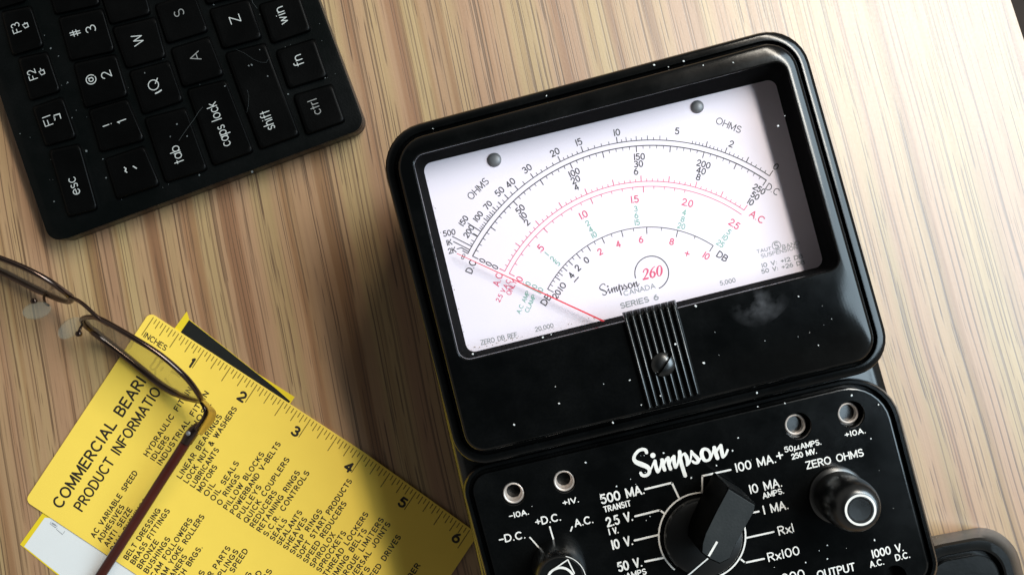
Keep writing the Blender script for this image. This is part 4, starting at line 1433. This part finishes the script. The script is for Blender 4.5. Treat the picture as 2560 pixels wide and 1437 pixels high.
# ------------------------------------------------------------------ eyeglasses
gx, gy, _ = P(330, 930, 0)
gl = thing('eyeglasses', 'thin bronze-rimmed eyeglasses with a dark red-brown temple resting on the yellow card', 'eyeglasses', (gx, gy, 1))


def smooth_curve(pts, k=4, closed=False):
    out = []
    n = len(pts)
    rng = n if closed else n - 1
    for j in range(rng):
        if closed:
            p0, p1, p2, p3 = pts[j - 1], pts[j], pts[(j + 1) % n], pts[(j + 2) % n]
        else:
            p0, p1, p2, p3 = pts[max(j - 1, 0)], pts[j], pts[j + 1], pts[min(j + 2, n - 1)]
        for i in range(k):
            t = i / k
            out.append(tuple(.5 * (2 * p1[d] + (p2[d] - p0[d]) * t + (2 * p0[d] - 5 * p1[d] + 4 * p2[d] - p3[d]) * t * t + (3 * p1[d] - p0[d] - 3 * p2[d] + p3[d]) * t ** 3) for d in range(len(p1))))
    if not closed:
        out.append(pts[-1])
    return out


def rim_and_lens(topc, botc):
    full = topc + botc
    loop = [P(*p) for p in smooth_curve(full, 5, True)]
    r = MB()
    r.tube(loop, [1.5 if p[2] < 8 else (1.25 if p[2] < 14 else 1.05) for p in loop], 10, closed=True, flat=(.95, 1.2))
    mk('rim', r, M['frame'], gl, smooth=60)
    tp = smooth_curve(topc, 5)
    bt = smooth_curve(botc[::-1], 5)
    m_ = 24
    rows = []
    for s in (0, .25, .5, .75, 1):
        row = []
        for i in range(m_ + 1):
            f = i / m_
            a = tp[int(round(f * (len(tp) - 1)))]
            b = bt[int(round(f * (len(bt) - 1)))]
            p = Vector(P(*a)).lerp(Vector(P(*b)), s)
            bul = math.sin(math.pi * s) * math.sin(math.pi * f) * 1.6
            row.append((p.x + bul * .5, p.y + bul * .7, p.z + bul * .3))
        rows.append(row)
    l = MB()
    l.loft(rows, closed=False)
    mk('lens', l, M['lens'], gl, smooth=60)


rim_and_lens([(207, 797, 22), (232, 792, 31), (262, 803, 36), (330, 842, 39), (400, 886, 38), (460, 938, 34), (492, 978, 28), (502, 1000, 23)],
             [(482, 999, 17), (445, 986, 9), (404, 963, 5), (360, 928, 3.2), (306, 884, 3.4), (250, 841, 6), (218, 814, 12)])
rim_and_lens([(-190, 595, 26), (-120, 607, 36), (-60, 624, 39), (0, 645, 39), (60, 669, 38), (115, 697, 36), (158, 727, 31), (178, 745, 25)],
             [(167, 754, 18), (112, 733, 8), (50, 702, 5), (0, 677, 4), (-60, 655, 3.2), (-120, 635, 4), (-180, 612, 14)])
b_ = MB()
b_.tube([P(*p) for p in smooth_curve([(172, 741, 27), (196, 752, 32), (216, 767, 35), (236, 786, 36), (258, 804, 36), (272, 812, 36.5)], 5)], .75, 8)
mk('bridge', b_, M['frame'], gl, smooth=60)
for cx, cy, z, a, arm, scr in ((92, 776, 17, -12, [(116, 728, 9), (110, 742, 12), (113, 757, 15), (121, 763, 17)], (85, 752, 17)), (176, 820, 17, -38, [(205, 812, 16), (200, 822, 19), (196, 832, 18)], (197, 834, 19))):
    p_ = MB()
    X, Y, _ = P(cx, cy, z)
    loops = []
    for t in (-.95, -.7, -.3, .3, .7, .95):
        c = math.sqrt(1 - t * t)
        loops.append([(X + (5.6 * c * math.cos(u) * math.cos(R(a)) + 3.4 * c * math.sin(u) * math.sin(R(a))), Y + (5.6 * c * math.cos(u) * math.sin(R(a)) * -1 + 3.4 * c * math.sin(u) * math.cos(R(a))), z + t * 1.3)
                      for u in [2 * math.pi * i / 24 for i in range(24)]])
    p_.loft(loops, True, True)
    po = mk('nose_pad', p_, M['pad'], gl, smooth=60)
    a_ = MB()
    a_.tube([P(*q) for q in smooth_curve(arm, 4)], .5, 8)
    X, Y, Z = P(*scr)
    a_.lathe(X, Y, [(1.15, Z - .5), (1.15, Z + .5), (.8, Z + .9)], 14)
    mk('pad_arm', a_, M['frame'], po, smooth=50)
inn = [(486.8, 981), (500, 996.7), (511, 1009), (519, 1020), (522, 1031), (517, 1044.6), (507, 1062), (494.6, 1083.6)]
out_ = [(502.4, 985), (520, 1006.8), (530, 1016), (537, 1023.5), (541, 1034), (536, 1051), (522, 1070), (505, 1088)]
ep = MB()
i1 = smooth_curve([(*p, 26) for p in inn], 4)
o1 = smooth_curve([(*p, 21) for p in out_], 4)
ep.loft([[P(x, y, z) for x, y, z in i1], [P(x, y, z - 1.2) for x, y, z in o1], [P(x - 4, y - 1, z - 2.6) for x, y, z in o1], [P(x - 3, y, z - 1.2) for x, y, z in i1], [P(x, y, z) for x, y, z in i1]], closed=False)
mk('end_piece', ep, M['gold'], gl, smooth=50)
hg = MB()
hg.tube([P(*p) for p in ((500, 1060, 19), (486, 1075, 18.5), (474, 1090, 18), (466, 1104, 17.5))], [1.4, 2.2, 2.4, 2.2], 10)
hg.tube([P(*p) for p in ((498, 998, 22), (508, 1012, 23), (515, 1028, 23), (510, 1045, 22), (490, 1072, 20))], .8, 8)
hgo = mk('hinge', hg, M['frame'], gl, smooth=50)
hs = MB()
X, Y, _ = P(472, 1082, 20)
hs.lathe(X, Y, [(.9, 19.8), (.9, 20.8), (.5, 21.2)], 14)
mk('hinge_screw', hs, M['steel'], hgo, smooth=40)
tm = MB()
tp_ = smooth_curve([(472, 1092, 17.5), (452, 1125, 16.5), (410, 1190, 14.5), (350, 1284, 11.5), (300, 1362, 8.5), (255, 1432, 5.5), (225, 1480, 4.2), (190, 1530, 3.2)], 5)
tm.tube([P(*p) for p in tp_], [1.7] * 2 + [2.05] * (len(tp_) - 2), 14, flat=(1.0, .75))
mk('temple', tm, M['tort'], gl, smooth=60)

# ------------------------------------------------------------------ black tray-like case at the lower right
tx, ty, _ = P(2450, 1560, 0)
TQ = [(2240, 1363), (2527, 1309), (2643, 1765), (2356, 1819)]
tr = MB()
tr.loft([[(x, y, 0) for x, y, _ in rquad(inset(TQ, -2), 96, 2)], rquad(inset(TQ, 0), 96, 6), rquad(inset(TQ, 9), 92, 13), rquad(inset(TQ, 17), 88, 17), rquad(inset(TQ, 24), 84, 18.2), rquad(inset(TQ, 40), 72, 18.2), rquad(inset(TQ, 46), 68, 17.6),
         rquad(inset(TQ, 48), 66, 14.5), rquad(inset(TQ, 57), 58, 14.5), rquad(inset(TQ, 59), 56, 16.6), rquad(inset(TQ, 62), 53, 17.0)], True, True)
tray = mk('plastic_case', tr, M['tray'], None, (tx, ty, 0), smooth=30)
tray['label'] = 'black rounded plastic case with a raised rim beside the lower right corner of the multimeter'
tray['category'] = 'case'
